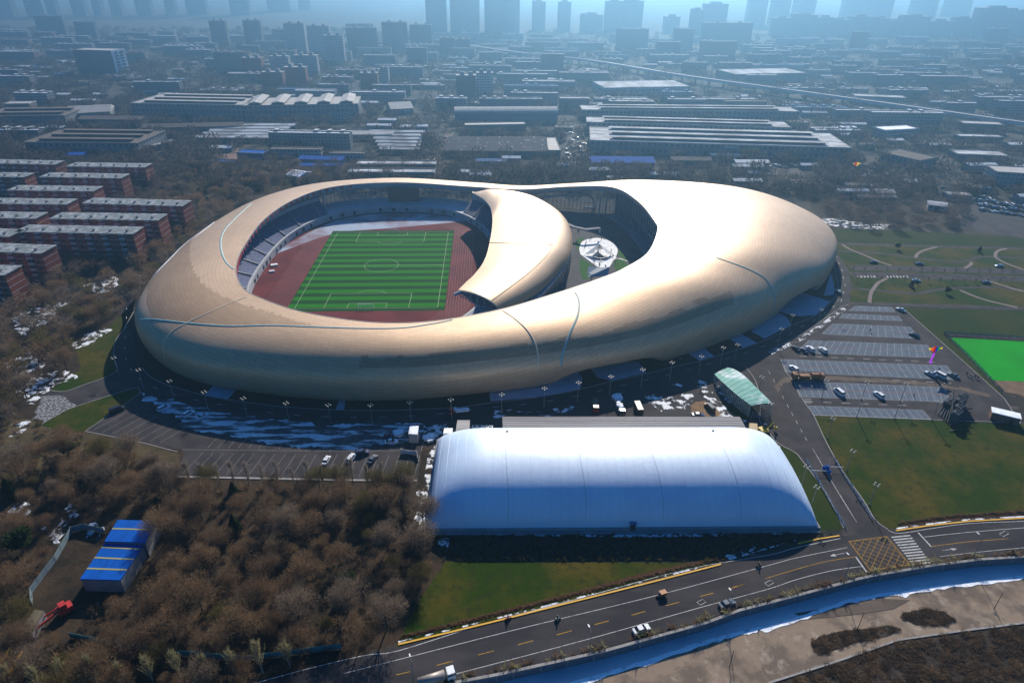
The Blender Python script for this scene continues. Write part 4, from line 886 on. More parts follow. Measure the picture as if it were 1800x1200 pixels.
# ================================================================== PEOPLE (one skinned figure, copied)
def figure(pose, cloth):
    J = [(0, 0, .95), (0, 0, 1.2), (0, .0, 1.42), (0, 0, 1.52), (0, .01, 1.66), (.10, 0, .9), (.12+.02*pose, .06*pose, .5), (.13, .18*pose, .06), (.13, .18*pose-.14, .03), (-.10, 0, .9), (-.12, -.04*pose, .5), (-.13, -.22*pose, .06), (-.13, -.22*pose-.14, .03),
         (.20, 0, 1.40), (.25, -.08*pose, 1.12), (.24, -.20*pose-.05, .88), (-.20, 0, 1.40), (-.25, .08*pose, 1.12), (-.24, .18*pose-.05, .88), (.24, -.22*pose-.08, .79), (-.24, .18*pose-.08, .79)]
    E_ = [(0, 1), (1, 2), (2, 3), (3, 4), (0, 5), (5, 6), (6, 7), (7, 8), (0, 9), (9, 10), (10, 11), (11, 12), (2, 13), (13, 14), (14, 15), (2, 16), (16, 17), (17, 18), (15, 19), (18, 20)]
    rad = [.15, .15, .17, .065, .11, .10, .075, .05, .045, .10, .075, .05, .045, .075, .055, .045, .075, .055, .045, .035, .035]
    me = bpy.data.meshes.new('person'); me.from_pydata(J, E_, []); o = bpy.data.objects.new('tmp', me); COL.objects.link(o)
    o.modifiers.new('s', 'SKIN'); sv = me.skin_vertices[0].data
    for i, r_ in enumerate(rad): sv[i].radius = (r_, r_*.8)
    sv[0].use_root = True
    dg = bpy.context.evaluated_depsgraph_get(); m2_ = bpy.data.meshes.new_from_object(o.evaluated_get(dg)); bpy.data.objects.remove(o)
    m2_.materials.clear(); m2_.materials.append(cloth); m2_.materials.append(M['face'])
    for p in m2_.polygons:
        z = p.center.z; p.material_index = 1 if z > 1.56 and p.center.y < .02 else 0; p.use_smooth = True
    return m2_
M['face'] = mk('skin', (.42, .26, .18), .6)
FIG = [figure(1, M['skin_cloth']), figure(.4, mk('grey_coat', (.12, .12, .14), .9)), figure(.8, mk('blue_coat', (.03, .07, .2), .9))]
def person(x, y, lb, k=0, rz=0, grp=None, z=0):
    o = link('person', FIG[k], None, tuple(U(x, y, z)), rz); return tag(o, lb, 'person', grp)
for k, (x, y, lb) in enumerate([(1699, 659, 'person in dark coat at the left end of the group on the car park edge'), (1704, 663, 'person in grey standing second from the left in the car park group'), (1708, 666, 'person in dark clothes bending in the middle of the car park group'), (1713, 664, 'person in blue coat fourth from the left in the car park group'), (1718, 666, 'person in dark coat at the right end of the car park group'), (1606, 697, 'person in black walking alone over the empty stalls near the steel frames'), (1650, 652, 'person in dark clothes standing beside the white van under the kite'), (1529, 583, 'person in dark coat walking alone across the middle of the car park'), (819, 788, 'person in black')]):
    if k == 8: continue
    person(x, y, lb, k % 3, k*.9, 'people on the car park' if k < 5 else None)
pl_ = [(1037, 422), (1040, 419), (1030, 428), (1029, 432), (1028, 435), (1057, 421), (1043, 461), (1045, 463), (1053, 466), (1054, 468), (1064, 470), (1065, 472), (1074, 443), (1073, 448), (1072, 453), (1077, 452), (1081, 462)]
side_ = ['behind the star tent', 'behind the star tent', 'left of the star tent', 'left of the star tent', 'left of the star tent', 'behind the star tent', 'in front of the star tent', 'in front of the star tent', 'in front of the star tent', 'in front of the star tent', 'in front of the star tent', 'in front of the star tent', 'right of the star tent', 'right of the star tent', 'right of the star tent', 'right of the star tent', 'right of the star tent']
for k, (x, y) in enumerate(pl_): person(x, y, 'dark clothed person standing on the snowy plaza '+side_[k], 0, k*1.3, 'people standing round the star tent '+side_[k])

# ================================================================== VEHICLES
PAINTS = {'white': mk('car_white', (.72, .73, .74), .3, .1), 'silver': mk('car_silver', (.38, .40, .42), .3, .6), 'black': mk('car_black', (.02, .02, .025), .25), 'navy': mk('car_navy', (.02, .03, .10), .3), 'grey': mk('car_grey', (.13, .14, .16), .3, .4), 'snowed': mk('car_snowed', (.72, .76, .82), .7), 'red': mk('car_red', (.30, .02, .02), .35), 'yellow': mk('car_yellow', (.55, .38, .03), .4)}
M['lamp_w'] = mk('headlight_lens', (.7, .7, .68), .15); M['lamp_r'] = mk('taillight_lens', (.35, .01, .01), .2)
CAR = {}
def car_meshes(kind):
    if kind in CAR: return CAR[kind]
    L_, W_, H_ = {'sedan': (4.6, 1.82, 1.46), 'suv': (4.7, 1.9, 1.72), 'van': (5.1, 1.95, 1.95)}[kind]
    pr_ = {'sedan': [(-2.3, .62), (-2.25, .95), (-1.45, 1.02), (-.95, 1.0), (1.0, .98), (2.0, .80), (2.3, .60)], 'suv': [(-2.35, .65), (-2.3, 1.08), (-2.0, 1.12), (-1.5, 1.1), (1.0, 1.05), (2.1, .95), (2.35, .65)], 'van': [(-2.55, .65), (-2.5, 1.15), (-2.2, 1.18), (-1.5, 1.15), (1.3, 1.12), (2.3, 1.0), (2.55, .7)]}[kind]
    cb = {'sedan': [(-1.75, 1.0), (-1.05, 1.42), (.35, 1.46), (1.15, .98)], 'suv': [(-2.15, 1.1), (-1.95, 1.66), (.45, 1.72), (1.25, 1.05)], 'van': [(-2.4, 1.15), (-2.3, 1.88), (1.1, 1.95), (1.9, 1.1)]}[kind]
    body = MB(); rows_ = []
    for x, z in pr_: tw = 1 if abs(x) < L_/2-.2 else .86; rows_.append([(x, -W_/2*tw, .28), (x, -W_/2*tw, z*.72), (x, -W_/2*.9*tw, z), (x, W_/2*.9*tw, z), (x, W_/2*tw, z*.72), (x, W_/2*tw, .28)])
    body.grid(rows_, 0, False, True); body.add(rows_[0], [(0, 1, 2, 3, 4, 5)]); body.add(rows_[-1], [(5, 4, 3, 2, 1, 0)])
    (x0, z0), (x1, z1), (x2, z2), (x3, z3) = cb; wr = .72; wb = .88
    body.add([(x1+.05, -W_/2*wr, z1), (x2-.05, -W_/2*wr, z2), (x2-.05, W_/2*wr, z2), (x1+.05, W_/2*wr, z1), (x1+.05, -W_/2*wr, z1-.05), (x2-.05, -W_/2*wr, z2-.05), (x2-.05, W_/2*wr, z2-.05), (x1+.05, W_/2*wr, z1-.05)], [(0, 1, 2, 3), (0, 4, 5, 1), (1, 5, 6, 2), (2, 6, 7, 3), (3, 7, 4, 0)])
    gl = MB(); gl.add([(x0, -W_/2*wb, z0-.05), (x3, -W_/2*wb, z3-.05), (x3, W_/2*wb, z3-.05), (x0, W_/2*wb, z0-.05), (x1, -W_/2*wr*.98, z1-.02), (x2, -W_/2*wr*.98, z2-.02), (x2, W_/2*wr*.98, z2-.02), (x1, W_/2*wr*.98, z1-.02)], [(0, 1, 5, 4), (1, 2, 6, 5), (2, 3, 7, 6), (3, 0, 4, 7)])
    wh = MB(); wh.tube((0, -.11, 0), (0, .11, 0), .33, n=12)
    hl = MB(); hl.box(0, 0, 0, .12, .34, .16)
    CAR[kind] = dict(b=body, g=gl.mesh('windows', M['glass'], False), w=wh.mesh('wheel', M['black']), h=hl.mesh('headlight', M['lamp_w']), t=hl.mesh('taillight', M['lamp_r']), L=L_, W=W_, bm={}); return CAR[kind]
def car(x, y, rz, kind, col, label, group=None, z=0):
    c = car_meshes(kind)
    if col not in c['bm']: c['bm'][col] = c['b'].mesh('body', PAINTS[col], False)
    t = thing('car' if kind != 'van' else 'van', tuple(U(x, y, z)), rz, label, 'car' if kind != 'van' else 'van', group)
    link('body', c['bm'][col], t); link('windows', c['g'], t)
    for sx in (-1, 1):
        for sy in (-1, 1): link('wheel', c['w'], t, (sx*c['L']*.31, sy*(c['W']/2-.12), .33))
    for sy in (-1, 1): link('headlight', c['h'], t, (c['L']/2-.05, sy*c['W']*.32, .55)); link('taillight', c['t'], t, (-c['L']/2+.05, sy*c['W']*.32, .65))
    return t
up = R(106)
for a in [(1398.6, 614, up, 'sedan', 'black', 'black car leftmost of the four in the shaded row of the car park'), (1412, 617, up, 'sedan', 'navy', 'dark car between the black car and the white cars in the shaded row'), (1423.3, 615, up, 'suv', 'white', 'white car just inside the stadium shadow, left of the lone white car'), (1445.8, 617, up, 'suv', 'white', 'white car first in the sun beside the shadow edge of the car park'),
 (1395, 649.5, up, 'suv', 'white', 'white car parked behind the orange drilling truck'), (1634.7, 659, up+.25, 'sedan', 'silver', 'silver car left of the white van under the kite'), (1650.6, 661, up+.2, 'van', 'white', 'white van parked in the sun directly below the rainbow kite'), (1675, 661.5, up+.25, 'sedan', 'grey', 'grey car right of the white van under the kite'), (1606.4, 590.5, up+.35, 'sedan', 'black', 'dark car at the right end of the third stall row'), (1582.8, 546, up+.3, 'sedan', 'silver', 'silver car at the top corner of the car park'),
 (1474, 691, up, 'van', 'white', 'white van alone in the lower stall row of the car park'), (1544, 696, up, 'suv', 'white', 'white car in the lower stall row right of the lone van'), (1472.8, 515, R(92), 'suv', 'grey', 'dark car parked on the kerb of the ring road at the right of the stadium'), (1535.6, 462, 0, 'sedan', 'black', 'black car on the park road nearest the stadium'), (1615.8, 465, 0, 'sedan', 'navy', 'dark car in the middle of the park road'), (1756, 468.5, pi, 'sedan', 'silver', 'silver car on the park road farthest to the right'), (1610, 494.5, 0, 'sedan', 'silver', 'silver car on the second park road'), (1733, 497.5, 0, 'sedan', 'grey', 'grey car on the second park road at the right'),
 (1127, 1108, R(22), 'sedan', 'white', 'white car driving on the near lane of the main road'), (1277, 1063, R(24), 'sedan', 'grey', 'dark car half hidden by the lamp on the near lane of the main road'),
 (289, 719, R(50), 'suv', 'snowed', 'snow covered car leftmost of three in the snowy lot'), (332, 729, R(60), 'suv', 'snowed', 'snow covered car in the middle of three in the snowy lot'), (357, 733, R(60), 'sedan', 'snowed', 'snow covered car rightmost of three in the snowy lot'), (206, 722, R(40), 'van', 'black', 'dark van in the shade at the left edge of the stall lines'), (574, 811, up-.4, 'sedan', 'white', 'white car among the bare trees in the left lot'), (618, 807, up-.5, 'suv', 'white', 'white car at the shadow edge of the left lot'), (637, 797, R(10), 'suv', 'navy', 'dark blue car beside the white car in the left lot'), (655, 809, R(70), 'sedan', 'grey', 'grey car near the bare tree clump in the left lot'), (682, 765, R(80), 'suv', 'navy', 'dark car in the shade right of the snowy lot'),
 (1227, 731, R(0), 'sedan', 'navy', 'navy car on the bare earth behind the long shed'), (1247, 718, R(110), 'van', 'black', 'black van beside the round hole in the bare earth'), (688, 778, R(10), 'sedan', 'snowed', 'snow dusted car next to the lone kiosk')]: car(*a)
# ---- trucks and machines
def wheels(t, xs, w_, r_=.5):
    me = MB().tube((0, -.15, 0), (0, .15, 0), r_, n=12).mesh('wheel', M['black'])
    for x in xs:
        for s_ in (-1, 1): link('wheel', me, t, (x, s_*w_, r_))
dt = thing('drilling_truck', tuple(U(1419, 668)), R(-2), 'long orange drilling rig truck parked on the dusty lane of the car park', 'truck')
m = MB(); m.box(0, 0, .8, 12.5, 2.4, .6); m.build('chassis', M['dark'], dt); m = MB(); m.box(-5.3, 0, 1.3, 2.0, 2.5, 1.9, top=.92); m.build('cab', M['orange'], dt); m = MB(); m.box(-5.4, 0, 2.1, 2.05, 2.3, .7); m.build('windscreen', M['glass'], dt)
m = MB(); m.box(-1.5, 0, 1.4, 4, 2.0, 1.1); m.box(2.8, .3, 1.4, 3, 1.6, 1.6); m.box(5.3, 0, 1.4, 1.4, 2.3, 1.8); m.build('machinery', M['orange'], dt)
m = MB()
for s_ in (-.5, .5):
    for z in (3.1, 3.7): m.tube((-6, s_, z), (6.3, s_, z-.2), .11, n=4)
    for k in range(14): m.tube((-6+.88*k, s_, 3.1), (-5.2+.88*k, s_, 3.7), .07, n=4)
m.build('mast', M['orange'], dt); wheels(dt, (-4.6, -2.6, 2.6, 3.9, 5.2), 1.05)
def flat_truck(x, y, rz, load, label, cabm='red'):
    t = thing('flatbed_truck', tuple(U(x, y)), rz, label, 'truck'); m = MB(); m.box(.6, 0, .8, 5.6, 2.2, .35); m.build('flatbed', M['dark'], t)
    m = MB(); m.box(-3.0, 0, .8, 1.8, 2.1, 1.9, top=.9); m.build('cab', PAINTS[cabm], t); m = MB(); m.box(-3.1, 0, 1.7, 1.75, 2.0, .6); m.build('windscreen', M['glass'], t)
    m = MB()
    for k in range(9): m.box(-1.6+.55*k, random.uniform(-.5, .5), 1.15, 1.1, 1.4, random.uniform(.5, 1.2), random.random())
    m.build('load', load, t); wheels(t, (-2.7, 1.6, 2.6), .95, .45)
flat_truck(808, 727, R(8), M['snow'], 'red truck with a snow covered load on the shaded ring road'); flat_truck(1046, 716, R(88), M['dark'], 'red truck standing on the snowy yard near the stadium'); flat_truck(1090, 722, R(95), M['snow'], 'snow heaped truck on the yard right of the red truck', 'grey')
bx_ = thing('bus', tuple(U(1122, 722)), R(95), 'dark covered trailer in the shaded yard behind the long shed', 'trailer'); m = MB(); m.box(0, 0, .6, 6, 2.2, 2.0, top=.95); m.build('body', M['dark'], bx_); wheels(bx_, (-2, 2), 1.0, .4); bx_.name = 'trailer'
ex = thing('excavator', tuple(U(1342, 760)), R(20), 'yellow excavator at the right end of the long shed', 'excavator')
m = MB(); m.box(0, .9, 0, 3.6, .6, .8); m.box(0, -.9, 0, 3.6, .6, .8); m.build('track', M['black'], ex); m = MB(); m.box(-.5, 0, .9, 2.8, 2.4, 1.1); m.build('body', PAINTS['yellow'], ex); m = MB(); m.box(.5, .6, 2.0, 1.3, 1.1, 1.2, top=.9); m.build('cab', M['glass'], ex)
m = MB(); m.tube((.9, -.3, 1.6), (3.0, -.3, 3.8), .25); m.tube((3.0, -.3, 3.8), (4.6, -.3, 1.6), .2); m.box(4.6, -.3, .8, .8, 1.0, .8); m.build('boom', PAINTS['yellow'], ex)
roofed('yellow_hut', 'yellowish hut beside the excavator at the end of the long shed', 'hut', [(1317, 744), (1331, 745), (1332, 756), (1317, 755)], 3.0, mk('ochre_wall', (.42, .28, .12), .8), mk('ochre_roof', (.45, .33, .18), .8))
re = thing('red_crane', tuple(U(118, 1076)), R(230), 'red loader crane with a long arm beside the blue roofed shed', 'crane')
m = MB(); m.box(0, 0, .7, 3.2, 2.4, 1.6); m.build('body', M['red'], re); m = MB(); m.box(.3, 0, 2.3, 1.6, 2.0, 1.2, top=.9); m.build('cab', M['red'], re); m = MB(); m.tube((1.2, .5, 2.4), (9.5, 1.6, 1.2), .35, .25); m.tube((1.2, -.7, 2.2), (8, -1.8, .8), .22); m.build('arm', M['red'], re); wheels(re, (-1, 1), 1.15, .5)
# container
ct = thing('container', tuple(U(1763, 738)), R(-28), 'brown container hut with a white roof in the lower right corner of the car park', 'container')
m = MB(); m.box(0, 0, 0, 8.5, 3.6, 3.0); m.build('wall', mk('brown_wall', (.22, .10, .06), .8), ct); m = MB(); m.box(0, 0, 3.0, 8.9, 4.0, .25); m.build('roof', M['snow'], ct); m = MB(); m.box(2, -1.85, .05, 1.1, .1, 2.1); m.build('door', M['dark'], ct)
# steel display frames
sf = thing('steel_frames', tuple(U(1681, 728)), R(24), 'jumble of dark steel boxes and pipes dumped on the car park near the container', 'steel scrap')
for k, (x, y, h_) in enumerate([(-6, -3, 4.4), (-2, -1, 4.6), (2, 1.5, 4.8), (6, 3, 5.0), (-1, 3.5, 3.6)]):
    m = MB(); m.box(x, y, 0, 3.1, 2.6, h_, .25, top=.9); m.build('steel_box', mk('blue_grey_steel', (.06, .075, .10), .5, .3) if not k else bpy.data.materials['blue_grey_steel'], sf)
    m = MB()
    for j in range(5): m.tube((x-1.5, y+j*.5-1, h_+.2), (x+1.6, y+j*.5-1, h_+.9-(j % 2)*.6), .16)
    m.build('top_pipes', M['dark'], sf)
for k in range(6):
    m = MB(); m.tube((-9+k*.5, -4+k*1.3, .4), (-1+k*1.2, 2+k*.9, 4.3+.15*k), .26, n=7); m.build('pipe', M['dark'], sf)
m = MB()
for k in range(7): m.tube((-10+k*2.6, -7+k*1.3, .3), (-9+k*2.6, -4.5+k*1.3, 3.6), .12); m.tube((-12+k*3, -6+k*1.2, .3), (-8+k*3, -7.5+k*1.5, .9), .18)
m.build('lattice', M['dark'], sf)
# construction piles of snow covered material in the yard
for (x, y, s_, lb) in ((1085, 700, 1.8, 'snow topped heap of materials by the shaded road kerb, right of the red truck'), (753, 770, 1.6, 'snow topped heap of materials behind the white cabin'), (700, 762, 1.3, 'low heap of snow covered materials left of the kiosk')):
    b = U(x, y); m = MB()
    for k in range(12): m.box(s_*cos(k*2.4)*.09*k, s_*sin(k*2.4)*.09*k, 0, random.uniform(1.6, 2.6), random.uniform(1.2, 2.2), random.uniform(.3, 1.2), random.random()*3)
    tag(m.build('material_heap', M['snow'], None, False, tuple(b)), lb, 'heap')
# ---- riders on the main road
def rider(x, y, rz, lb, trike=False, c=None):
    t = thing('scooter' if not trike else 'cargo_tricycle', tuple(U(x, y)), rz, lb, 'scooter' if not trike else 'tricycle'); c = c or M['dark']
    wl = MB().tube((0, -.05, 0), (0, .05, 0), .28, n=10).mesh('wheel', M['black']); link('wheel', wl, t, (.65, 0, .28))
    if trike:
        for s_ in (-.5, .5): link('wheel', wl, t, (-1.1, s_, .28))
        m = MB(); m.box(-1.1, 0, .5, 1.8, 1.3, .9); m.build('cargo_box', M['orange'], t)
    else: link('wheel', wl, t, (-.6, 0, .28))
    m = MB(); m.box(-.1, 0, .3, 1.1, .3, .3); m.tube((.65, 0, .3), (.45, 0, 1.05), .05); m.tube((.45, -.3, 1.05), (.45, .3, 1.05), .04); m.box(-.3, 0, .6, .7, .3, .15); m.build('frame', c, t)
    o = link('person', FIG[0 if not trike else 2], None, tuple(U(x, y)+Vector((0, 0, .0))), rz+pi/2); o.scale = (1, 1, .93); o.location.z = .12
    tag(o, clip16('person riding the '+('cargo tricycle' if trike else 'scooter')+lb.split('scooter' if not trike else 'tricycle', 1)[1]), 'person')
rider(980, 1089, R(22), 'green scooter on the far lane of the main road, left of the cargo tricycle', c=mk('green_plastic', (.03, .14, .10), .4)); rider(1333, 995, R(200), 'scooter near the dome shadow on the main road', c=M['dark']); rider(1158, 1048, R(200), 'loaded orange tricycle on the white lane line of the main road', True); rider(893, 1088, R(22), 'scooter by the yellow kerb of the main road', c=M['red']); rider(1778, 973, R(10), 'scooter at the far right edge of the main road', c=M['dark'])
tk = thing('tanker_truck', tuple(U(770, 1197)), R(20), 'grey tanker truck at the bottom edge on the main road', 'truck')
m = MB(); m.tube((-4.5, 0, 1.7), (1.6, 0, 1.7), 1.1, n=14); m.build('tank', mk('tank_grey', (.30, .26, .23), .5, .2), tk, True); m = MB(); m.box(3.0, 0, .7, 1.9, 2.2, 2.1, top=.9); m.build('cab', M['white'], tk); m = MB(); m.box(3.1, 0, 1.8, 1.95, 2.1, .6); m.build('windscreen', M['glass'], tk); wheels(tk, (-3.6, -2.4, 2.8), 1.0, .5)
# ---- gate on the access road
gb_ = thing('barrier_gate', tuple(U(1452, 829)), R(25), 'blue barrier gate post island in the middle of the access road', 'barrier')
m = MB(); m.box(0, 0, 0, 1.0, 3.4, .25); m.build('island', M['kerb'], gb_)
for y in (-1.1, 1.1): m = MB(); m.box(0, y, .25, .6, .7, 1.3); m.build('barrier_box', M['bluesteel'], gb_)
m = MB(); m.box(0, 0, .25, .8, .9, 2.2); m.build('booth', M['bluesteel'], gb_)
m = MB(); m.tube((.2, 1.1, 1.3), (5.6, -1.6, 1.3), .07); m.build('barrier_arm', M['white'], gb_); m = MB(); m.tube((-.2, -1.1, 1.3), (-5.4, 1.6, 1.3), .07); m.build('barrier_arm', M['white'], gb_); m = MB(); m.tube((0, 0, 2.4), (0, 0, 5.4), .06); m.build('mast', M['white'], gb_)
def railing(px, lb, mat, h=1.1, name='railing'):
    P = US(px); o = P[0]; t = thing(name, tuple(o), 0, lb, 'railing'); P = resamp(P, max(2, int(sum((P[i+1]-P[i]).length for i in range(len(P)-1))/2.2)))
    m = MB()
    for z in (.25, .6, h): m.path([(p.x-o.x, p.y-o.y, z) for p in P], .06, 4)
    m.build('rail', mat, t); me = MB().tube((0, 0, 0), (0, 0, h+.05), .07, n=4).mesh('post', mat)
    for p in P: link('post', me, t, (p.x-o.x, p.y-o.y, 0))
railing([(1416, 809), (1434, 838), (1450, 868), (1485, 927)], 'blue grey railing on the left side of the access road', M['bluewall']); railing([(1466.5, 808), (1484, 838), (1500, 862), (1533, 914)], 'blue grey railing on the right side of the access road', M['bluewall'])
# ---- kite
def cloth(nm, c):
    m = mk(nm, c, .6); N = m.node_tree.nodes; L = m.node_tree.links; t = N.new('ShaderNodeBsdfTranslucent'); t.inputs[0].default_value = C(tuple(min(1, q*1.3) for q in c)); x = N.new('ShaderNodeMixShader'); x.inputs[0].default_value = .6
    L.new(N['Principled BSDF'].outputs[0], x.inputs[1]); L.new(t.outputs[0], x.inputs[2]); L.new(x.outputs[0], N['Material Output'].inputs[0]); return m
def kite(x, y, z, lb, s_=1.0, cols=None, tail=True):
    p = U(x, y, z); t = thing('kite', tuple(p), R(8), lb, 'kite'); R_ = [(.62, .01, .01), (.75, .25, .01), (.75, .6, .02), (.03, .45, .05), (.02, .10, .55), (.12, .01, .35)]
    for k in range(3):
        for sg in (-1, 1):
            c = R_[k] if sg < 0 else R_[5-k-1] if cols is None else R_[2]
            m = MB(); x0, x1 = sg*k*1.0*s_, sg*(k+1)*1.0*s_; f_ = lambda u, b: (1.3-abs(u)/s_*.45)*s_ if b else (-2.0+abs(u)/s_*.75)*s_
            m.add([(x0, 0, f_(x0, 0)), (x1, .1, f_(x1, 0)+(.3 if k == 2 else 0)), (x1, .1, f_(x1, 1)), (x0, 0, f_(x0, 1)), (x0, .05, f_(x0, 0)), (x1, .15, f_(x1, 0)), (x1, .15, f_(x1, 1)), (x0, .05, f_(x0, 1))], [(0, 1, 2, 3), (7, 6, 5, 4)])
            nm = 'kite_'+str(int(c[0]*100))+str(int(c[1]*100)); m.build('sail_panel', bpy.data.materials.get(nm) or cloth(nm, c), t)
    m = MB(); m.tube((0, -.05, -2*s_), (0, -.05, 1.3*s_), .05); m.build('spar', M['dark'], t)
    if tail:
        P = [(.35*sin(k*.9)*k*.12, 0, -2.0*s_-k*.62) for k in range(9)]; m = MB(); v = []
        for q in P: v += [(q[0]-.55, 0, q[2]), (q[0]+.55, .1, q[2])]
        m.add(v, [(2*i, 2*i+1, 2*i+3, 2*i+2) for i in range(8)]); m.build('tail', cloth('purple_cloth', (.28, .03, .50)), t)
kite(1645, 613, 9.5, 'rainbow diamond kite with a long purple tail flying above the car park'); kite(1506, 288, 6, 'small red and blue kite flying beyond the stadium over the truck yard', 1.2, 1, False)
# ---- lamps
def lamp(x, y, lb, grp, H=8.3, sc_=1.0):
    global LAMP
    p = U(x, y)
    if 'LAMP' not in globals():
        LAMP = thing('street_lamp', tuple(p), 0); m = MB(); m.tube((0, 0, 0), (0, 0, 8.0), .13, .08, 8); m.build('pole', mk('lamp_pole', (.34, .31, .27), .5, .3), LAMP)
        m = MB(); m.tube((0, 0, 0), (0, 0, .5), .28, .2, 8); m.build('base', M['grey'], LAMP); m = MB()
        for k in range(4): a = k*pi/2; m.tube((0, 0, 7.8), (.75*cos(a), .75*sin(a), 8.15), .05, n=4)
        m.build('arm', bpy.data.materials['lamp_pole'], LAMP)
        me = MB().box(0, 0, 0, .55, .38, .28, top=.6).mesh('lamp_head', mk('lamp_head_cream', (.60, .52, .40), .5))
        for k in range(4): a = k*pi/2; link('lamp_head', me, LAMP, (.8*cos(a), .8*sin(a), 8.05))
        t = LAMP
    else: t = copy_tree(LAMP); t.location = p
    t.scale = (1, 1, sc_); t['label'] = lb; t['category'] = 'street lamp'
    if grp: t['group'] = grp
    elif 'group' in t: del t['group']
def ordn_(k): return str(k)+('th' if 10 <= k % 100 <= 20 else {1: 'st', 2: 'nd', 3: 'rd'}.get(k % 10, 'th'))
RL = [(253, 681.7), (307, 701.7), (367, 721.7), (435, 733), (509, 741.7), (582, 745), (655, 745), (723, 740), (794, 735), (882, 726), (956, 715), (1015, 704.5), (1071, 693.6), (1126, 681), (1177, 668), (1228, 657), (1266, 641), (1290.6, 635.8), (1367, 607), (1387, 702/1.0-120), (1437, 572), (1468, 556)]
ordn = ['first', 'second', 'third', 'fourth', 'fifth', 'sixth', 'seventh', 'eighth', 'ninth', 'tenth', 'eleventh', 'twelfth', 'thirteenth', 'fourteenth', 'fifteenth', 'sixteenth', 'seventeenth', 'eighteenth', 'nineteenth', 'twentieth', 'twenty-first', 'twenty-second']
for k, q in enumerate(RL): lamp(q[0], q[1], 'street lamp on the outer kerb of the ring road, '+ordn[k]+' from the left', 'street lamps along the ring road')
for q, lb in (((1332, 694), 'street lamp with four cream heads beside the canopy and the access road'), ((1347, 742), 'street lamp at the near end of the green canopy'), ((1454, 769), 'street lamp on the lawn edge nearest the car park corner, beside the access road'), ((1488, 827), 'street lamp on the lawn side halfway down the access road'), ((1528, 887), 'street lamp on the lawn side just above the yellow box junction'), ((1506, 733), 'street lamp on the bottom kerb of the car park, leftmost of three'), ((1572, 736), 'street lamp on the bottom kerb of the car park, middle of three'), ((1638, 739), 'street lamp on the bottom kerb of the car park, nearest the steel scrap'),
 ((210, 660), 'street lamp on the dark grass left of the stadium'), ((1408, 855), 'street lamp on the grass strip right of the air dome'), ((1425, 892), 'street lamp at the lower right corner of the air dome'), ((1444, 700), 'street lamp among the stalls at the left of the lower row'), ((1514, 703), 'street lamp among the stalls between the van and the white car'), ((1582, 706), 'street lamp among the stalls left of the lone walker')): lamp(q[0], q[1], lb, None)
def mlamp(x, y, lb):
    p = U(x, y); t = thing('road_lamp', tuple(p), R(110), lb, 'street lamp', 'tall grey lamps along the main road'); m = MB(); m.tube((0, 0, 0), (0, 0, 7.6), .10, .07); m.tube((0, 0, 7.6), (1.2, 0, 7.9), .05); m.build('pole', M['grey'], t); m = MB(); m.box(1.5, 0, 7.85, .8, .3, .14); m.build('lamp_head', M['white'], t)
for k, (x, y) in enumerate([(727, 1200), (1036, 1147), (1280, 1081), (1484, 1017), (1710, 980)]): mlamp(x, y, 'tall grey road lamp beside the retaining wall, '+ordn[k]+' from the left')
for k, (x, y, z) in enumerate([(1507, 1106, ZL), (1747, 1070, ZL), (1282, 1172, ZL)]):
    p = U(x, y, z); tag(MB().tube((0, 0, 0), (0, 0, 6.2), .09, .06).build('pole', M['dark'], None, False, tuple(p)), ['thin dark pole on the river bank between the scrub patches', 'thin dark pole on the river bank at the far right', 'thin dark pole on the river bank at the lower left'][k], 'pole')
# manhole covers
m = MB()
# ---- fences
def fence(px, lb, mat, h, post=3.0, z0=0, name='fence'):
    P = US(px, z0); o = P[0].copy(); t = thing(name, tuple(o), 0, lb, 'fence'); L_ = [p-o for p in P]
    m = MB(); v = []
    m.kerb([(p.x, p.y) for p in L_], .06, .15, h-.15); m.build('panel', mat, t)
    Q_ = resamp(L_, max(2, min(95, int(sum((L_[i+1]-L_[i]).length for i in range(len(L_)-1))/post)))); me = MB().box(0, 0, 0, .12, .12, h+.15).mesh('post', M['grey'])
    for p in Q_: link('post', me, t, (p.x, p.y, 0))
mesh_fence = mk('blue_mesh_fence', (.05, .13, .20), .6, alpha=.3)
fence([(1800, 596), (1658, 587), (1700, 626), (1761, 690)], 'blue mesh fence round the bright green practice pitch', mesh_fence, 1.6)
fence([(128, 935), (100, 985), (75, 1018), (57, 1043), (58, 1064)], 'grey blue sheet fence running left of the blue roofed shed', mk('sheet_fence', (.16, .22, .25), .6), 2.2)
fence([(126, 936), (150, 930), (185, 938)], 'short grey blue fence return behind the blue roofed shed', bpy.data.materials['sheet_fence'], 2.2)
fence([(125, 1121), (200, 1135), (300, 1150), (430, 1162), (520, 1150), (600, 1140)], 'long teal fence in the trees above the main road', mk('teal_fence', (.03, .16, .18), .6), 2.0)
fence([(0, 1172), (22, 1138)], 'yellow rail at the lower left corner, left of the path', M['line_y'], 1.0); fence([(8, 1200), (50, 1132)], 'yellow rail at the lower left corner, right of the path', M['line_y'], 1.0)
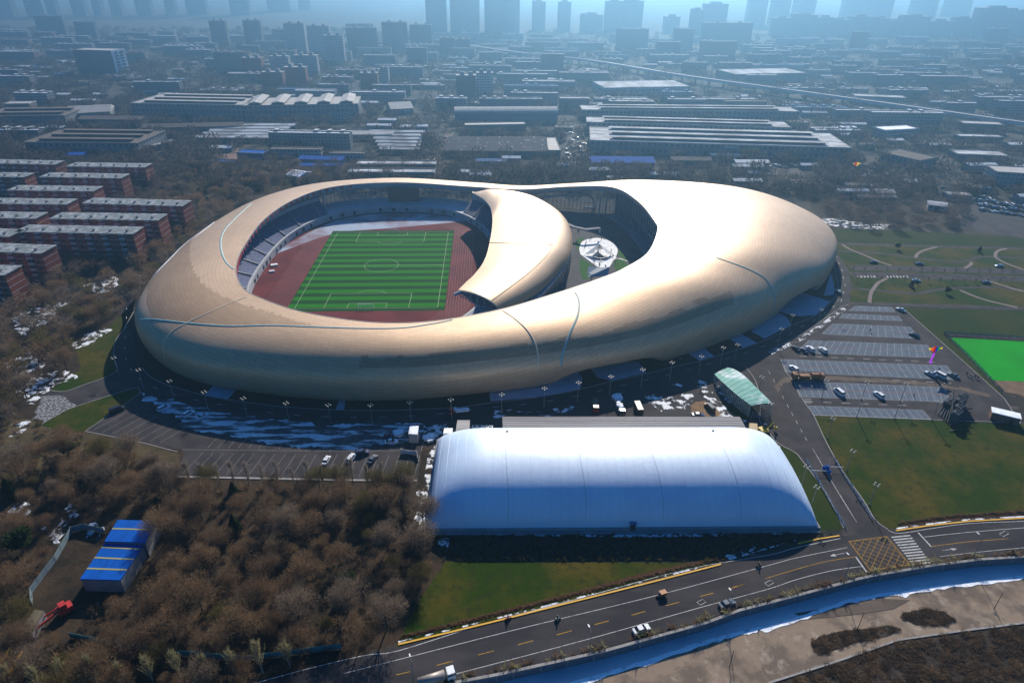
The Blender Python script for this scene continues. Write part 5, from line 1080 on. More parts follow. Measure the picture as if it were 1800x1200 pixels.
# ---- sheds in the wood
def shed(px4, H, lb, roofm, wallm, bands=None):
    t, L_ = roofed('metal_shed', lb, 'shed', px4, H, wallm, roofm)
    for f_ in bands or []:
        a = L_[0].lerp(L_[3], f_); b = L_[1].lerp(L_[2], f_); m = MB(); m.strip([a, b], .5, H+.29); m.build('roof_band', mk('yellow_band', (.30, .28, .10), .6) if 'yellow_band' not in bpy.data.materials else bpy.data.materials['yellow_band'], t)
shed([(207, 914), (275, 916), (255, 954), (184, 952)], 5.2, 'blue roofed shed in the wood, the farther and taller of the two joined sheds', M['bluesteel'], M['wallgrey'], [.42])
shed([(184, 955), (252, 959), (212, 1020), (141, 1018)], 4.4, 'blue roofed shed in the wood, nearer of the two joined sheds, with three yellow bands', M['bluesteel'], M['wallgrey'], [.12, .42, .72])
roofed('low_hut', 'low concrete hut with a brownish roof at the lower left corner of the wood', 'hut', [(62, 1072), (78, 1074), (55, 1112), (32, 1108)], 2.6, M['wallgrey'], mk('drab_roof', (.13, .11, .08), .9))
# white panels by the left edge of the dome
fence([(705, 797), (733, 800), (735, 812)], 'white hoarding beside the bare trees left of the air dome', M['white'], 1.8)
tag(MB().box(0, 0, 0, 2.6, 1.8, 1.2, R(-20)).build('equipment_box', M['white'], None, False, tuple(U(1377, 822))), 'white equipment box at the right flank of the air dome', 'box')
# ================================================================== TREES
rnd = random.Random(11)
def twigcol(n, a, b):
    m = mk(n, a, .95, col2=b, scale=.35, lo=.4, hi=.6); N = m.node_tree.nodes; L = m.node_tree.links; t = N.new('ShaderNodeBsdfTranslucent'); x = N.new('ShaderNodeMixShader'); x.inputs[0].default_value = .42
    L.new(N['Principled BSDF'].inputs['Base Color'].links[0].from_socket, t.inputs[0]); L.new(N['Principled BSDF'].outputs[0], x.inputs[1]); L.new(t.outputs[0], x.inputs[2]); L.new(x.outputs[0], N['Material Output'].inputs[0]); return m
M['tw_brown'] = twigcol('brown_twigs', (.25, .158, .088), (.16, .104, .062)); M['tw_grey'] = twigcol('grey_twigs', (.25, .185, .13), (.165, .122, .09)); M['tw_olive'] = twigcol('olive_twigs', (.155, .125, .045), (.10, .08, .03))
M['tw_pgrey'] = twigcol('pale_grey_twigs', (.34, .28, .23), (.26, .21, .17)); M['tw_pale'] = twigcol('pale_olive_twigs', (.34, .30, .15), (.24, .21, .11)); M['leaf_green'] = twigcol('dark_needles', (.035, .058, .018), (.02, .036, .012)); M['tw_rust'] = twigcol('rusty_twigs', (.21, .135, .08), (.14, .09, .056))
M['bark_pale'] = mk('pale_bark', (.26, .23, .19), .9)
def mk_tree(kind, H, Rr, seed, dens=1.0):
    r = random.Random(seed); tr = MB(); cr_ = MB()
    def tw(p, d, L_, wd):
        d = d.normalized(); s = d.cross(Vector((r.uniform(-1, 1), r.uniform(-1, 1), r.uniform(-1, 1)))).normalized()*wd
        cr_.add([p-s, p+s, p+d*L_], [(0, 1, 2)])
    if kind == 'poplar':
        tr.tube((0, 0, 0), (r.uniform(-.3, .3), r.uniform(-.3, .3), H*.97), H*.017, H*.003, 6)
        for i in range(int(30*dens)+8):
            z0 = H*(.12+.7*r.random()); a = i*2.4; L_ = (H-z0)*r.uniform(.3, .6)+.5; d = Vector((cos(a)*.30, sin(a)*.30, 1)).normalized(); p0 = Vector((0, 0, z0)); p1 = p0+d*L_
            tr.tube(p0, p1, H*.005, .015, 3, caps=False)
            for k in range(int(16*dens)+3):
                q = p0.lerp(p1, r.uniform(.15, 1)); tw(q, d+Vector((r.uniform(-1, 1), r.uniform(-1, 1), r.uniform(-.1, .3)))*.55, r.uniform(.5, 1.3), .032)
        return tr, cr_
    fk = H*r.uniform(.22, .34); tr.tube((0, 0, 0), (r.uniform(-.2, .2), r.uniform(-.2, .2), fk), H*.022, H*.015, 6)
    lobes = []
    for i in range(7):
        a = i*2.4+r.uniform(-.5, .5); q = Rr*r.uniform(.28, .62) if i else 0; c = Vector((q*cos(a), q*sin(a), H*r.uniform(.58, .74) if i else H*.74)); lobes.append((c, Rr*r.uniform(.38, .56)))
        tr.tube((0, 0, fk), c, H*.010, H*.004, 4, caps=False)
        for k in range(5):
            dd = Vector((r.gauss(0, 1), r.gauss(0, 1), r.uniform(.0, 1.6))).normalized(); tr.tube(c-Vector((0, 0, .3)), c+dd*lobes[-1][1]*.85, H*.0045, .012, 3, caps=False)
    n = int(1500*dens)
    for _ in range(n):
        c, q = r.choice(lobes); v = Vector((r.gauss(0, 1), r.gauss(0, 1), r.gauss(.15, .9))).normalized(); t = r.random()**.45
        p = c+v*q*t*.95; d = (v*.8+Vector((0, 0, .45))+Vector((r.gauss(0, .45), r.gauss(0, .45), r.gauss(0, .3)))); tw(p, d, r.uniform(.35, .95)*H/8.5, .030*(H/8.5)**.5)
    return tr, cr_
def mk_green(H, Rr, seed, n=1500, conic=False):
    r = random.Random(seed); tr = MB(); cr_ = MB(); tr.tube((0, 0, 0), (0, 0, H*.6), H*.025, H*.01)
    cl = [(r.uniform(-1, 1)*Rr*.6, r.uniform(-1, 1)*Rr*.6, H*r.uniform(.4, .85), r.uniform(.3, .55)*Rr) for _ in range(12)]
    for _ in range(n):
        if conic: t = r.random(); a = r.uniform(0, 2*pi); q = Rr*(1-t)**.8*r.uniform(.5, 1.05); p = Vector((q*cos(a), q*sin(a), H*(.12+.88*t)))
        else: c = r.choice(cl); v = Vector((r.gauss(0, 1), r.gauss(0, 1), r.gauss(0, 1))).normalized()*c[3]*r.uniform(.6, 1.1); p = Vector(c[:3])+v
        a = Vector((r.uniform(-1, 1), r.uniform(-1, 1), r.uniform(-1, 1))).normalized()*.28; b = a.cross(Vector((r.uniform(-1, 1), r.uniform(-1, 1), 1))).normalized()*.22
        cr_.add([p-a, p+b, p+a, p-b], [(0, 1, 2, 3)])
    return tr, cr_
TT = {}
def ttype(key, mbs, bark, crown, name, nm='bare'):
    TT.setdefault(key, []).append((mbs[0].mesh('trunk', bark), mbs[1].mesh('crown', crown), name))
for s in range(3): ttype('brown', mk_tree('spread', 8.2, 5.0, s, 3.2), M['bark'], M['tw_brown'], 'bare_tree')
for s in range(2): ttype('grey', mk_tree('spread', 9, 4.8, 20+s, 2.2), M['bark'], M['tw_grey'], 'bare_tree')
for s in range(2): ttype('rust', mk_tree('spread', 7.5, 4.6, 30+s, 3.0), M['bark'], M['tw_rust'], 'bare_tree')
for s in range(2): ttype('olive', mk_tree('spread', 7.5, 4.4, 40+s, 3.2), M['bark'], M['tw_olive'], 'bare_tree')
for s in range(3): ttype('poplar', mk_tree('poplar', 12, 2, 50+s, 1.1), M['bark_pale'], M['tw_pgrey'], 'poplar_tree')
for s in range(2): ttype('poplar_o', mk_tree('poplar', 10, 2, 60+s, 1.2), M['bark_pale'], M['tw_pale'], 'poplar_tree')
ttype('green', mk_green(6.5, 2.8, 3), M['bark'], M['leaf_green'], 'evergreen_tree'); ttype('green', mk_green(7, 2.2, 4, 1500, True), M['bark'], M['leaf_green'], 'evergreen_tree')
ttype('big', mk_tree('spread', 15, 8, 77, 5), M['bark_pale'], M['tw_grey'], 'bare_tree')
ttype('sap', mk_tree('spread', 3.4, 1.2, 80, .16), M['bark'], M['tw_grey'], 'sapling')
DESC = {'brown': 'bare tree with a dense brown twiggy crown', 'grey': 'bare tree with a pale grey twiggy crown', 'rust': 'bare tree with a rust coloured crown', 'olive': 'bare tree with an olive brown crown', 'poplar': 'slender upright bare grey poplar', 'poplar_o': 'slender upright olive poplar', 'green': 'dark evergreen tree', 'big': 'very large spreading bare tree', 'sap': 'thin leafless sapling'}
NT = [0]
def plant(key, p, sc_=1.0, place='', grp=None, cat='tree', rz=None, label=None):
    tr, cw, nm = rnd.choice(TT[key]); t = thing(nm, tuple(p), rnd.uniform(0, 6.28) if rz is None else rz); t.scale = (sc_, sc_, sc_*rnd.uniform(.92, 1.08)); link('trunk', tr, t); link('crown', cw, t)
    tag(t, label or (DESC[key]+' '+place), cat, grp or (DESC[key]+' '+place)); NT[0] += 1; return t
def fillpts(poly_px, spacing, rng, avoid=(), tries=30, limit=999):
    W = US(poly_px); xs = [p.x for p in W]; ys = [p.y for p in W]; out = []; poly = [(p.x, p.y) for p in W]; n = int((max(xs)-min(xs))*(max(ys)-min(ys))/spacing**2*3)
    AV = [[(p.x, p.y) for p in US(a)] for a in avoid]
    for _ in range(min(n, 30000)):
        x, y = rng.uniform(min(xs), max(xs)), rng.uniform(min(ys), max(ys))
        if not pip(x, y, poly) or any(pip(x, y, a) for a in AV): continue
        if all((x-a)**2+(y-b)**2 > spacing**2 for a, b in out): out.append((x, y))
        if len(out) >= limit: break
    return out
av_shed = [(60, 1130), (40, 1060), (110, 930), (180, 905), (290, 900), (290, 960), (245, 1040), (180, 1060), (130, 1130)]
W1 = [(0, 850), (90, 800), (250, 800), (300, 856), (600, 858), (730, 858), (758, 960), (760, 1010), (700, 1110), (560, 1165), (380, 1210), (0, 1250)]
for x, y in fillpts(W1, 5.6, rnd, [av_shed], limit=165):
    q = PX((x, y, 0)); e = q[0] > 640
    k = rnd.choices(['brown', 'rust', 'grey', 'olive', 'green'], [5, 2.2, 1.6, 1.6, .9])[0] if not e else rnd.choices(['grey', 'olive', 'brown'], [4, 3, 2])[0]
    zone_ = 'in the dense wood between the blue shed and the air dome' if q[0] > 290 else 'at the left edge of the photo below the dry meadow' if q[1] < 930 else 'among the trees round the blue roofed sheds'
    plant(k, (x, y, 0), rnd.choice([.6, .75, .9, 1.0, 1.1, 1.25]), zone_)
for k in range(15):
    p = U(335+26*k, 853+rnd.uniform(-2, 3)); plant('poplar', p, rnd.uniform(.62, .95), '', 'row of poplars below the left lot', label='slender bare poplar in the row along the lower kerb of the left lot')
for k in range(11):
    p = U(30+48*k, 1222-4.6*k+rnd.uniform(-4, 3)); plant('poplar_o', p, rnd.uniform(.95, 1.2), '', 'poplars beside the road at the bottom', label='upright bare poplar with pale trunk in the roadside row at the bottom left')
plant('big', U(300, 862), .80, label='very large spreading bare tree at the lower left corner of the stall lines')
plant('big', U(270, 830), .5, label='smaller bare tree beside the very large one at the left lot corner')
plant('big', U(712, 872), .6, label='large bare tree at the left flank of the air dome'); plant('big', U(675, 868), .55, label='large dark bare tree at the right end of the poplar row')
plant('green', U(125, 800), .9, label='dark evergreen standing alone in the dry meadow at left'); plant('olive', U(185, 560), 1.2, label='olive crowned tree on the grass edge left of the stadium'); plant('olive', U(150, 570), 1.0, label='smaller olive tree left of the grass edge by the stadium')
W2 = [(-60, 520), (30, 530), (60, 470), (250, 400), (330, 300), (560, 300), (500, 328), (400, 352), (320, 405), (262, 470), (228, 530), (180, 580), (128, 615), (120, 650), (60, 700), (20, 740), (-60, 760)]
for x, y in fillpts(W2, 13.5, rnd, limit=70): plant(rnd.choices(['brown', 'grey', 'olive', 'rust'], [5, 4, 1.6, 1])[0], (x, y, 0), rnd.uniform(.75, 1.25), 'in the wood between the brick apartments and the stadium')
for k, (x, y) in enumerate(A1([(995, 195), (1085, 430), (1315, 475), (1515, 212)])): plant('green', U(x, y+4), .55, label='small dark evergreen on the park lawns, '+ordn[k]+' of four')
sp_pts = [(715+72*k, 347+1.2*k+5) for k in range(15)]+[(740+75*k, 410+1.3*k) for k in range(14)]
for k, q in enumerate(sp_pts): x, y = A1([q])[0]; plant('sap', U(x, y), 1.0, '', 'saplings along the park roads', label='thin leafless sapling in the row beside the park road right of the stadium')
# low-count merged woods too numerous to count
def merged(name, label, pts, protos, mats, kind='stuff', srange=(.8, 1.2), zsc=1.0):
    import numpy as np
    V = []; F = []; MI = []; o = 0
    base = [(np.array(p.v), [tuple(f) for f in p.f], mi) for p, mi in protos]
    for (x, y) in pts:
        s = rnd.uniform(*srange); a = rnd.uniform(0, 6.28); c, n = cos(a)*s, sin(a)*s; bv, bf, mi = rnd.choice(base)
        R_ = np.array([[c, -n, 0], [n, c, 0], [0, 0, s*zsc]]); v = bv @ R_.T + np.array([x, y, 0]); V.append(v); F += [tuple(i+o for i in f) for f in bf]; MI += [mi]*len(bf); o += len(bv)
    V = np.concatenate(V); me = bpy.data.meshes.new(name); me.from_pydata(V.tolist(), [], F)
    for q in mats: me.materials.append(q)
    me.polygons.foreach_set('material_index', MI); me.update(); ob = link(name, me); tag(ob, label, None, None, kind); return ob
def clump(seed, H, Rr, n):
    r = random.Random(seed); m = MB()
    for _ in range(n):
        a = r.uniform(0, 2*pi); t = r.random(); q = Rr*sqrt(r.random())*sqrt(max(.05, 1-(2*t-1)**2*.7)); p = Vector((q*cos(a), q*sin(a), H*(.15+.85*t)))
        d = Vector((r.gauss(0, .6)+cos(a)*.5, r.gauss(0, .6)+sin(a)*.5, r.uniform(.1, 1.2))).normalized(); s = d.cross(Vector((r.uniform(-1, 1), r.uniform(-1, 1), .3))).normalized()*r.uniform(.06, .17)
        m.add([p-s, p+s, p+d*r.uniform(1.0, 2.2)], [(0, 1, 2)])
    return m
M['tw_belt'] = twigcol('belt_twigs', (.125, .092, .078), (.075, .058, .052))
CB = [(clump(1, 8, 4.8, 420), 0), (clump(2, 9, 4.4, 420), 1), (clump(3, 7, 4.8, 420), 2)]
tm = [M['tw_brown'], M['tw_grey'], M['tw_olive']]
pts = fillpts([(-60, 520), (30, 530), (60, 470), (250, 400), (330, 290), (560, 300), (560, 322), (520, 335), (415, 362), (335, 415), (278, 480), (240, 535), (205, 548), (180, 570), (128, 610), (120, 650), (60, 700), (20, 740), (-60, 760)], 7.0, rnd, limit=620)
merged('thicket', 'brown winter thicket filling the wood left of the stadium', pts, CB, tm, srange=(.55, .95))
pts = fillpts([(320, 290), (560, 296), (760, 300), (1000, 296), (1290, 306), (1500, 318), (1690, 345), (1700, 398), (1560, 408), (1470, 392), (1430, 350), (1330, 318), (1150, 310), (900, 322), (620, 312), (500, 322), (400, 345)], 9.5, rnd, limit=700)
merged('wood_belt', 'belt of bare brown trees behind the stadium', pts, CB, [M['tw_belt']]*3, srange=(.8, 1.2))
M['tw_dk'] = twigcol('dark_scrub_twigs', (.13, .09, .06), (.08, .058, .042))
UN = [(clump(11, 2.2, 2.6, 120), 0), (clump(12, 1.6, 2.2, 120), 1), (clump(13, 1.8, 2.4, 120), 2)]
pts = fillpts(W1, 2.6, rnd, [av_shed], limit=900)
merged('undergrowth', 'tangled brown undergrowth on the floor of the near wood', pts, UN, [M['tw_dk'], M['tw_dk'], M['tw_brown']], srange=(.3, .7))
pts = fillpts([(0, 745), (60, 740), (140, 765), (250, 785), (290, 840), (100, 860), (0, 870)], 3.2, rnd, limit=160)
merged('scrub', 'rusty scrub scattered over the dry meadow', pts, UN, [M['tw_rust'], M['tw_brown'], M['tw_olive']], srange=(.25, .7))
# weeds along the retaining wall, scrub by the river
pts = []
for i in range(len(WT)-1):
    a, b = WT[i], WT[i+1]; n = int((b-a).length/.9)
    for k in range(n):
        p = a.lerp(b, k/n)
        if rnd.random() < .55: pts.append((p.x+rnd.uniform(-.2, .2), p.y+rnd.uniform(.7, 1.5)))
WD = [(clump(21, 1.0, .7, 30), 0), (clump(22, .7, .8, 30), 1)]
merged('roadside_weeds', 'dry olive weeds along the top of the retaining wall', pts, WD, [M['tw_pale'], M['tw_rust']], srange=(.5, 1.1))
def low(name, label, poly, z, sp, lim, sr): 
    W = US(poly, z); P = [(p.x, p.y) for p in W]; xs = [p[0] for p in P]; ys = [p[1] for p in P]; o = []
    while len(o) < lim:
        x, y = rnd.uniform(min(xs), max(xs)), rnd.uniform(min(ys), max(ys))
        if pip(x, y, P): o.append((x, y))
    ob = merged(name, label, o, UN, [M['tw_dk'], M['tw_dk'], M['tw_brown']], srange=sr, zsc=.45); ob.location.z = z
low('river_scrub', 'dark dry scrub in the lower right corner below the bank kerb', [(1370, 1200), (1466, 1168), (1578, 1130), (1689, 1114), (1800, 1100), (1900, 1090), (1900, 1230), (1370, 1230)], ZL, 2, 700, (.2, .55))
low('river_scrub', 'two patches of dark scrub on the pale river bank', [(1425, 1132), (1440, 1118), (1480, 1108), (1530, 1104), (1560, 1098), (1585, 1105), (1560, 1118), (1500, 1130), (1450, 1148), (1430, 1145)], ZL, 2, 90, (.2, .4))
low('river_scrub', 'small patch of dark scrub near the right end of the bank', [(1585, 1078), (1620, 1070), (1660, 1074), (1678, 1090), (1650, 1100), (1610, 1098), (1588, 1088)], ZL, 2, 70, (.2, .4))
hp = US([(755, 942), (1425, 936), (1470, 938), (1400, 953), (1267, 986), (783, 986)]); hpoly = [(p.x, p.y) for p in hp]; o = []
while len(o) < 900:
    x, y = rnd.uniform(-30, 100), rnd.uniform(118, 140)
    if pip(x, y, hpoly): o.append((x, y))
merged('ground_cover', 'low dark winter ground cover in the shadow in front of the air dome', o, WD, [M['tw_olive'], M['leaf_green']], srange=(.2, .45))
o = []
for k in range(240): p = U(705+(1267-705)*k/240, 1128-(1128-990)*(k/240)**1.02-7-rnd.uniform(0, 5)); o.append((p.x, p.y))
for k in range(160): p = U(1580+1.4*k, 922-.09*k-rnd.uniform(1, 5)-6*min(1, k/60)); o.append((p.x, p.y))
merged('hedge', 'low russet hedge along the yellow road kerb', o, WD, [M['tw_rust'], M['tw_brown']], srange=(.22, .4))

# ================================================================== BRICK APARTMENTS
M['roofsnow'] = mk('apartment_roof', (.17, .19, .20), .85, col2=(.32, .34, .36), scale=.3, lo=.48, hi=.6)
M['balcony'] = mk('balcony_render', (.42, .42, .42), .8)
apB = MB(); apB.box(0, -.6, 0, 3.0, 1.2, 1.1); apB.box(0, -.6, 2.5, 3.1, 1.3, .12); APB = apB.mesh('balcony', M['balcony']); APW = MB().box(0, -.04, 0, 1.6, .14, 1.4).mesh('window', M['glass']); APG = MB().box(0, -.5, 1.1, 2.8, .9, 1.35).mesh('glazing', M['glass'])
APL = [((-40, 287), (96, 290)), ((117, 293), (254, 295)), ((-60, 311), (42, 312)), ((70, 311.5), (212, 314)), ((13, 335), (163, 337)), ((-70, 358), (117, 360)), ((145, 358), (320, 363)), ((-90, 383), (62, 385)), ((88, 385), (277, 388)), ((27, 408), (233, 412)), ((-100, 412), (15, 417)), ((-90, 440), (72, 446)), ((-150, 480), (8, 484))]
HA = 15.5
APN = ['at the far left of the topmost brick row', 'with its brick end left of the earth yard', 'at the left edge in the second brick row', 'in the second brick row with a long snowy roof', 'centred in the third brick row', 'at the left edge in the fourth brick row', 'right of the fourth brick row, nearest the stadium wood', 'at the left edge in the fifth brick row', 'on the right of the fifth brick row beside the wood', 'on the right of the sixth brick row with trees before it', 'at the left edge of the sixth brick row, orange ended', 'nearest full block with dark balconies, at the left edge', 'cut by the left edge, lowest of the brick blocks']
for k, (l, r_) in enumerate(APL):
    a, b = U(*l, HA), U(*r_, HA); a.z = b.z = 0; L_ = (b-a).length; ang = atan2(b.y-a.y, b.x-a.x); t = thing('apartment_block', tuple(a), ang, 'red brick apartment block '+APN[k], 'apartment block', 'red brick apartment blocks left of the stadium')
    m = MB(); m.box(L_/2, 5.5, 0, L_, 11, HA); m.build('wall', M['brick'], t); m = MB(); m.box(L_/2, 5.5, HA, L_+.8, 11.8, .35); m.build('roof', M['roofsnow'], t)
    m = MB()
    for z in range(1, 5): m.box(L_/2, 5.5, 3.05*z, L_+.12, 11.12, .18)
    m.build('floor_band', M['balcony'], t)
    nb = max(3, int(L_/8.2)); chm = MB().box(0, 0, HA+.3, .9, 1.4, 1.3).mesh('chimney', M['wallgrey'])
    for i in range(nb):
        x = (i+.5)*L_/nb; link('chimney', chm, t, (x, 3.2, 0)); 
        for f_ in range(5):
            z = .6+3.05*f_; o = link('balcony', APB, t, (x-1.5, 0, z)); link('glazing', APG, o); link('window', APW, t, (x+2.1, 0, z+.5))
AF = []
for l, r_ in APL: a, b = U(*l, HA), U(*r_, HA); AF.append((min(a.x, b.x)-4, max(a.x, b.x)+4, min(a.y, b.y)-5, max(a.y, b.y)+16))
pts = [p for p in fillpts([(-260, 285), (335, 288), (340, 380), (300, 420), (240, 450), (110, 500), (60, 530), (-150, 560)], 7.5, rnd, limit=500) if not any(a < p[0] < b and c < p[1] < d for a, b, c, d in AF)]
merged('yard_trees', 'bare trees filling the yards between the brick apartment blocks', pts, CB, [M['tw_belt']]*3, srange=(.6, 1.0))
# ================================================================== FACTORIES, OFFICES
FW = {'grey': facade('grey_factory_wall', (.20, .21, .225), (.19, .185, .18), fh=5.5, bay=5.0, snow=.15), 'pale': facade('pale_office_wall', (.34, .34, .34), (.26, .27, .28), fh=3.3, bay=3.4, snow=.5), 'brown': facade('brown_shed_wall', (.17, .12, .10), (.17, .15, .14), fh=4.5, bay=5, snow=.1), 'dark': facade('dark_hall_wall', (.10, .105, .12), (.12, .11, .115), fh=5, bay=6, snow=.25), 'white': facade('white_hall_wall', (.38, .38, .38), (.62, .62, .62), fh=4, bay=5, snow=.9), 'blue': facade('blue_hall_wall', (.05, .12, .24), (.03, .14, .42), fh=5, bay=7, snow=-.2), 'brick': facade('brick_midrise', (.26, .10, .075), (.22, .21, .21), fh=3, bay=3.3, snow=.3), 'snowy': facade('snowy_workshop', (.18, .17, .17), (.30, .31, .33), fh=4, bay=5, snow=.8)}
FOOT = []
def fac(l, r_, depth, H, style, label, mon=0, gable=False, cat='factory', name='factory', arch=False, cross=0, group=None, rf=None):
    a, b = U(*l), U(*r_); L_ = (b-a).length; ang = atan2(b.y-a.y, b.x-a.x); t = thing(name, tuple(a), ang, label, cat, group); n = Vector((-sin(ang), cos(ang), 0))
    cs = [a, b, b+n*depth, a+n*depth]; FOOT.append((min(c.x for c in cs)-8, max(c.x for c in cs)+8, min(c.y for c in cs)-12, max(c.y for c in cs)+12))
    m = MB(); m.box(L_/2, depth/2, 0, L_, depth, H); m.build('wall', FW[style], t)
    rm = rf or M['greyroof']
    if arch:
        m = MB(); m.grid([[(x, depth/2-(depth/2+.6)*cos(pi*j/12), H+depth*.16*sin(pi*j/12)) for j in range(13)] for x in (-.5, L_+.5)]); m.build('roof', rm, t, False)
        m = MB()
        for k in range(1, 14): m.path([(L_*k/14, depth/2-(depth/2+.6)*cos(pi*j/12), H+.1+depth*.16*sin(pi*j/12)) for j in range(13)], .18, 3)
        m.build('roof_ribs', M['kerb'], t)
    elif gable:
        m = MB(); x0, x1 = -.5, L_+.5; y0, y1 = -.6, depth+.6; m.add([(x0, y0, H), (x1, y0, H), (x1, y1, H), (x0, y1, H), (x0, depth/2, H+depth*.14), (x1, depth/2, H+depth*.14)], [(0, 1, 5, 4), (2, 3, 4, 5), (1, 2, 5), (3, 0, 4), (3, 2, 1, 0)]); m.build('roof', rm, t)
    else:
        m = MB(); m.box(L_/2, depth/2, H, L_+.7, depth+.7, .4); m.build('roof', rm, t)
        m = MB(); m.kerb([(0, 0), (L_, 0), (L_, depth), (0, depth), (0, 0)], .5, H+.4, .6); m.build('parapet', M['kerb'], t)
    for k in range(mon):
        y = depth*(k+.55)/mon; m = MB(); m.box(L_/2, y, H+.35, L_*.82, depth/mon*.28, 1.9); m.build('roof_monitor', M['dark'], t); m = MB(); m.box(L_/2, y, H+2.25, L_*.84, depth/mon*.34, .25); m.build('monitor_cap', rm, t)
    for k in range(cross):
        x = L_*(k+.5)/cross; m = MB(); m.box(x, depth/2, H+.35, L_/cross*.5, depth*.96, 2.6); m.build('roof_monitor', M['dark'], t); m = MB(); w_ = L_/cross*.3; m.add([(x-w_, 0, H+2.9), (x+w_, 0, H+2.9), (x+w_, depth, H+2.9), (x-w_, depth, H+2.9), (x, 0, H+4.6), (x, depth, H+4.6)], [(0, 1, 4), (1, 2, 5, 4), (2, 3, 5), (3, 0, 4, 5)]); m.build('monitor_cap', rm, t)
    nd = max(1, min(12, int(L_/22))); dm = bpy.data.meshes.get('door_leaf') or MB().box(0, -.08, .1, 3.0, .2, 3.4).mesh('door_leaf', M['door'])
    for k in range(nd): link('door', dm, t, (L_*(k+.5)/nd, 0, 0))
    return t
blr = M['bluesteel']; snroof = mk('patchy_snow_roof', (.52, .53, .55), .9, col2=(.26, .25, .25), scale=.06, lo=.45, hi=.6); tanroof = mk('drab_brown_roof', (.155, .125, .11), .9, col2=(.12, .10, .09), scale=.1); wroof = mk('snow_dusted_roof', (.26, .25, .25), .85, col2=(.58, .60, .62), scale=.12, stretch=(.4, 1.5, 1), lo=.42, hi=.6); pkroof = mk('mottled_hall_roof', (.13, .115, .12), .9, col2=(.10, .09, .095), scale=.1, col3=(.6, .62, .65), scale3=.35, lo3=.62, hi3=.66)
fac((50, 272), (246, 274), 52, 10, 'grey', 'wide grey brown factory with three long roof monitors left of the earth yard', 3, rf=tanroof)
fac((140, 222), (250, 223), 16, 7, 'brown', 'low brown gabled hall behind the factory with three monitors', gable=True, rf=tanroof); fac((252, 236), (425, 232), 16, 6, 'brown', 'long low brown hall right of the gabled hall', gable=True, rf=tanroof)
fac((-30, 222), (118, 220), 45, 9, 'grey', 'grey factory at the left edge with dark roof strips', 2, rf=tanroof); fac((120, 212), (196, 208), 34, 7, 'grey', 'grey gabled works right of the leftmost factory', gable=True); fac((12, 199), (56, 198), 18, 9, 'brown', 'small reddish hall with a pale roof at the left edge')
fac((236, 208), (430, 212), 62, 15, 'grey', 'huge grey works with dark windows and a flat roof behind the brown halls', 3); fac((432, 213), (632, 209), 52, 15, 'grey', 'huge grey works with five gabled cross monitors', cross=5)
fac((800, 217), (980, 216), 26, 10, 'blue', 'blue walled hall with a pale arched ribbed roof', arch=True, rf=M['concrete']); fac((818, 236), (924, 234), 12, 8, 'dark', 'long dark three storey building before the arched blue hall'); fac((784, 276), (962, 277), 50, 5.5, 'dark', 'wide hall with a mottled mauve grey roof and snow along its front', gable=True, rf=pkroof); fac((964, 278), (985, 278), 52, 6, 'grey', 'narrow grey wing on the right of the mottled roof hall')
fac((1040, 295), (1150, 296), 20, 4.5, 'blue', 'bright blue roofed shed behind the stadium', gable=True, rf=blr)
for k, (l, r_, dp, lb) in enumerate([((1036, 268), (1493, 282), 62, 'front range of the huge long factory behind the stadium, with a yellow sign'), ((1030, 234), (1388, 244), 30, 'middle range of the huge long factory behind the stadium'), ((1022, 211), (1402, 214), 30, 'rear range of the huge long factory behind the stadium')]):
    t = fac(l, r_, dp, 10, 'grey', lb, 2+(k == 0), rf=wroof)
    if k == 0: m = MB(); m.box(140, -.3, 5.2, 15, .4, 3); m.build('sign_board', M['line_y'], t); m = MB(); m.box(124, -.25, 7.4, 14, .35, 1.8); m.build('sign_board', M['balcony'], t)
fac((628, 303), (766, 303), 11, 6, 'brown', 'long low building with snowy roof behind the stadium, the farther of two', rf=wroof); fac((612, 318), (764, 318), 11, 6, 'brown', 'long low building with snowy roof behind the stadium, the nearer of two', rf=wroof)
for k in range(6): fac((668-3.5*k, 271-6.2*k), (736+2*k, 272-6.2*k), 8, 4.5, 'snowy', 'long narrow workshop with a frosted roof, '+ordn[k]+' of six stacked behind the blue sheds', rf=wroof, gable=True, group='narrow workshops behind the stadium')
fac((602, 247), (690, 247), 22, 4.5, 'white', 'low hall with a pale bluish roof left of the workshops', rf=M['concrete']); fac((526, 288), (602, 290), 12, 4, 'blue', 'vivid blue roofed sheds beside the wood', gable=True, rf=blr); fac((522, 299), (598, 299), 8, 3.5, 'blue', 'second vivid blue roofed shed in front of the first', gable=True, rf=blr); fac((478, 276), (565, 277), 9, 6, 'pale', 'pale two storey office row with many windows', rf=tanroof); fac((580, 280), (640, 281), 9, 4.5, 'pale', 'pale low shed right of the office row', rf=tanroof)
fac((118, 281), (148, 281), 10, 4, 'blue', 'small blue roofed shed right of the top brick block', rf=blr, gable=True); fac((272, 266), (318, 255), 8, 4, 'pale', 'small pale blue roofed lean-to at the corner of the wide factory', rf=M['concrete']); fac((418, 280), (464, 282), 12, 5, 'blue', 'low blue grey workshop at the right end of the earth yard', rf=blr); fac((372, 294), (412, 295), 8, 4, 'blue', 'low blue roofed store below the earth yard', rf=blr)
for k in range(5): fac((345+12*k, 250-5.5*k), (475+11*k, 251-5.5*k), 9, 4.5, 'snowy', 'low frosted workshop range, '+ordn[k]+' of five right of the brown halls', rf=wroof, gable=True, group='frosted workshop ranges right of the brown halls')
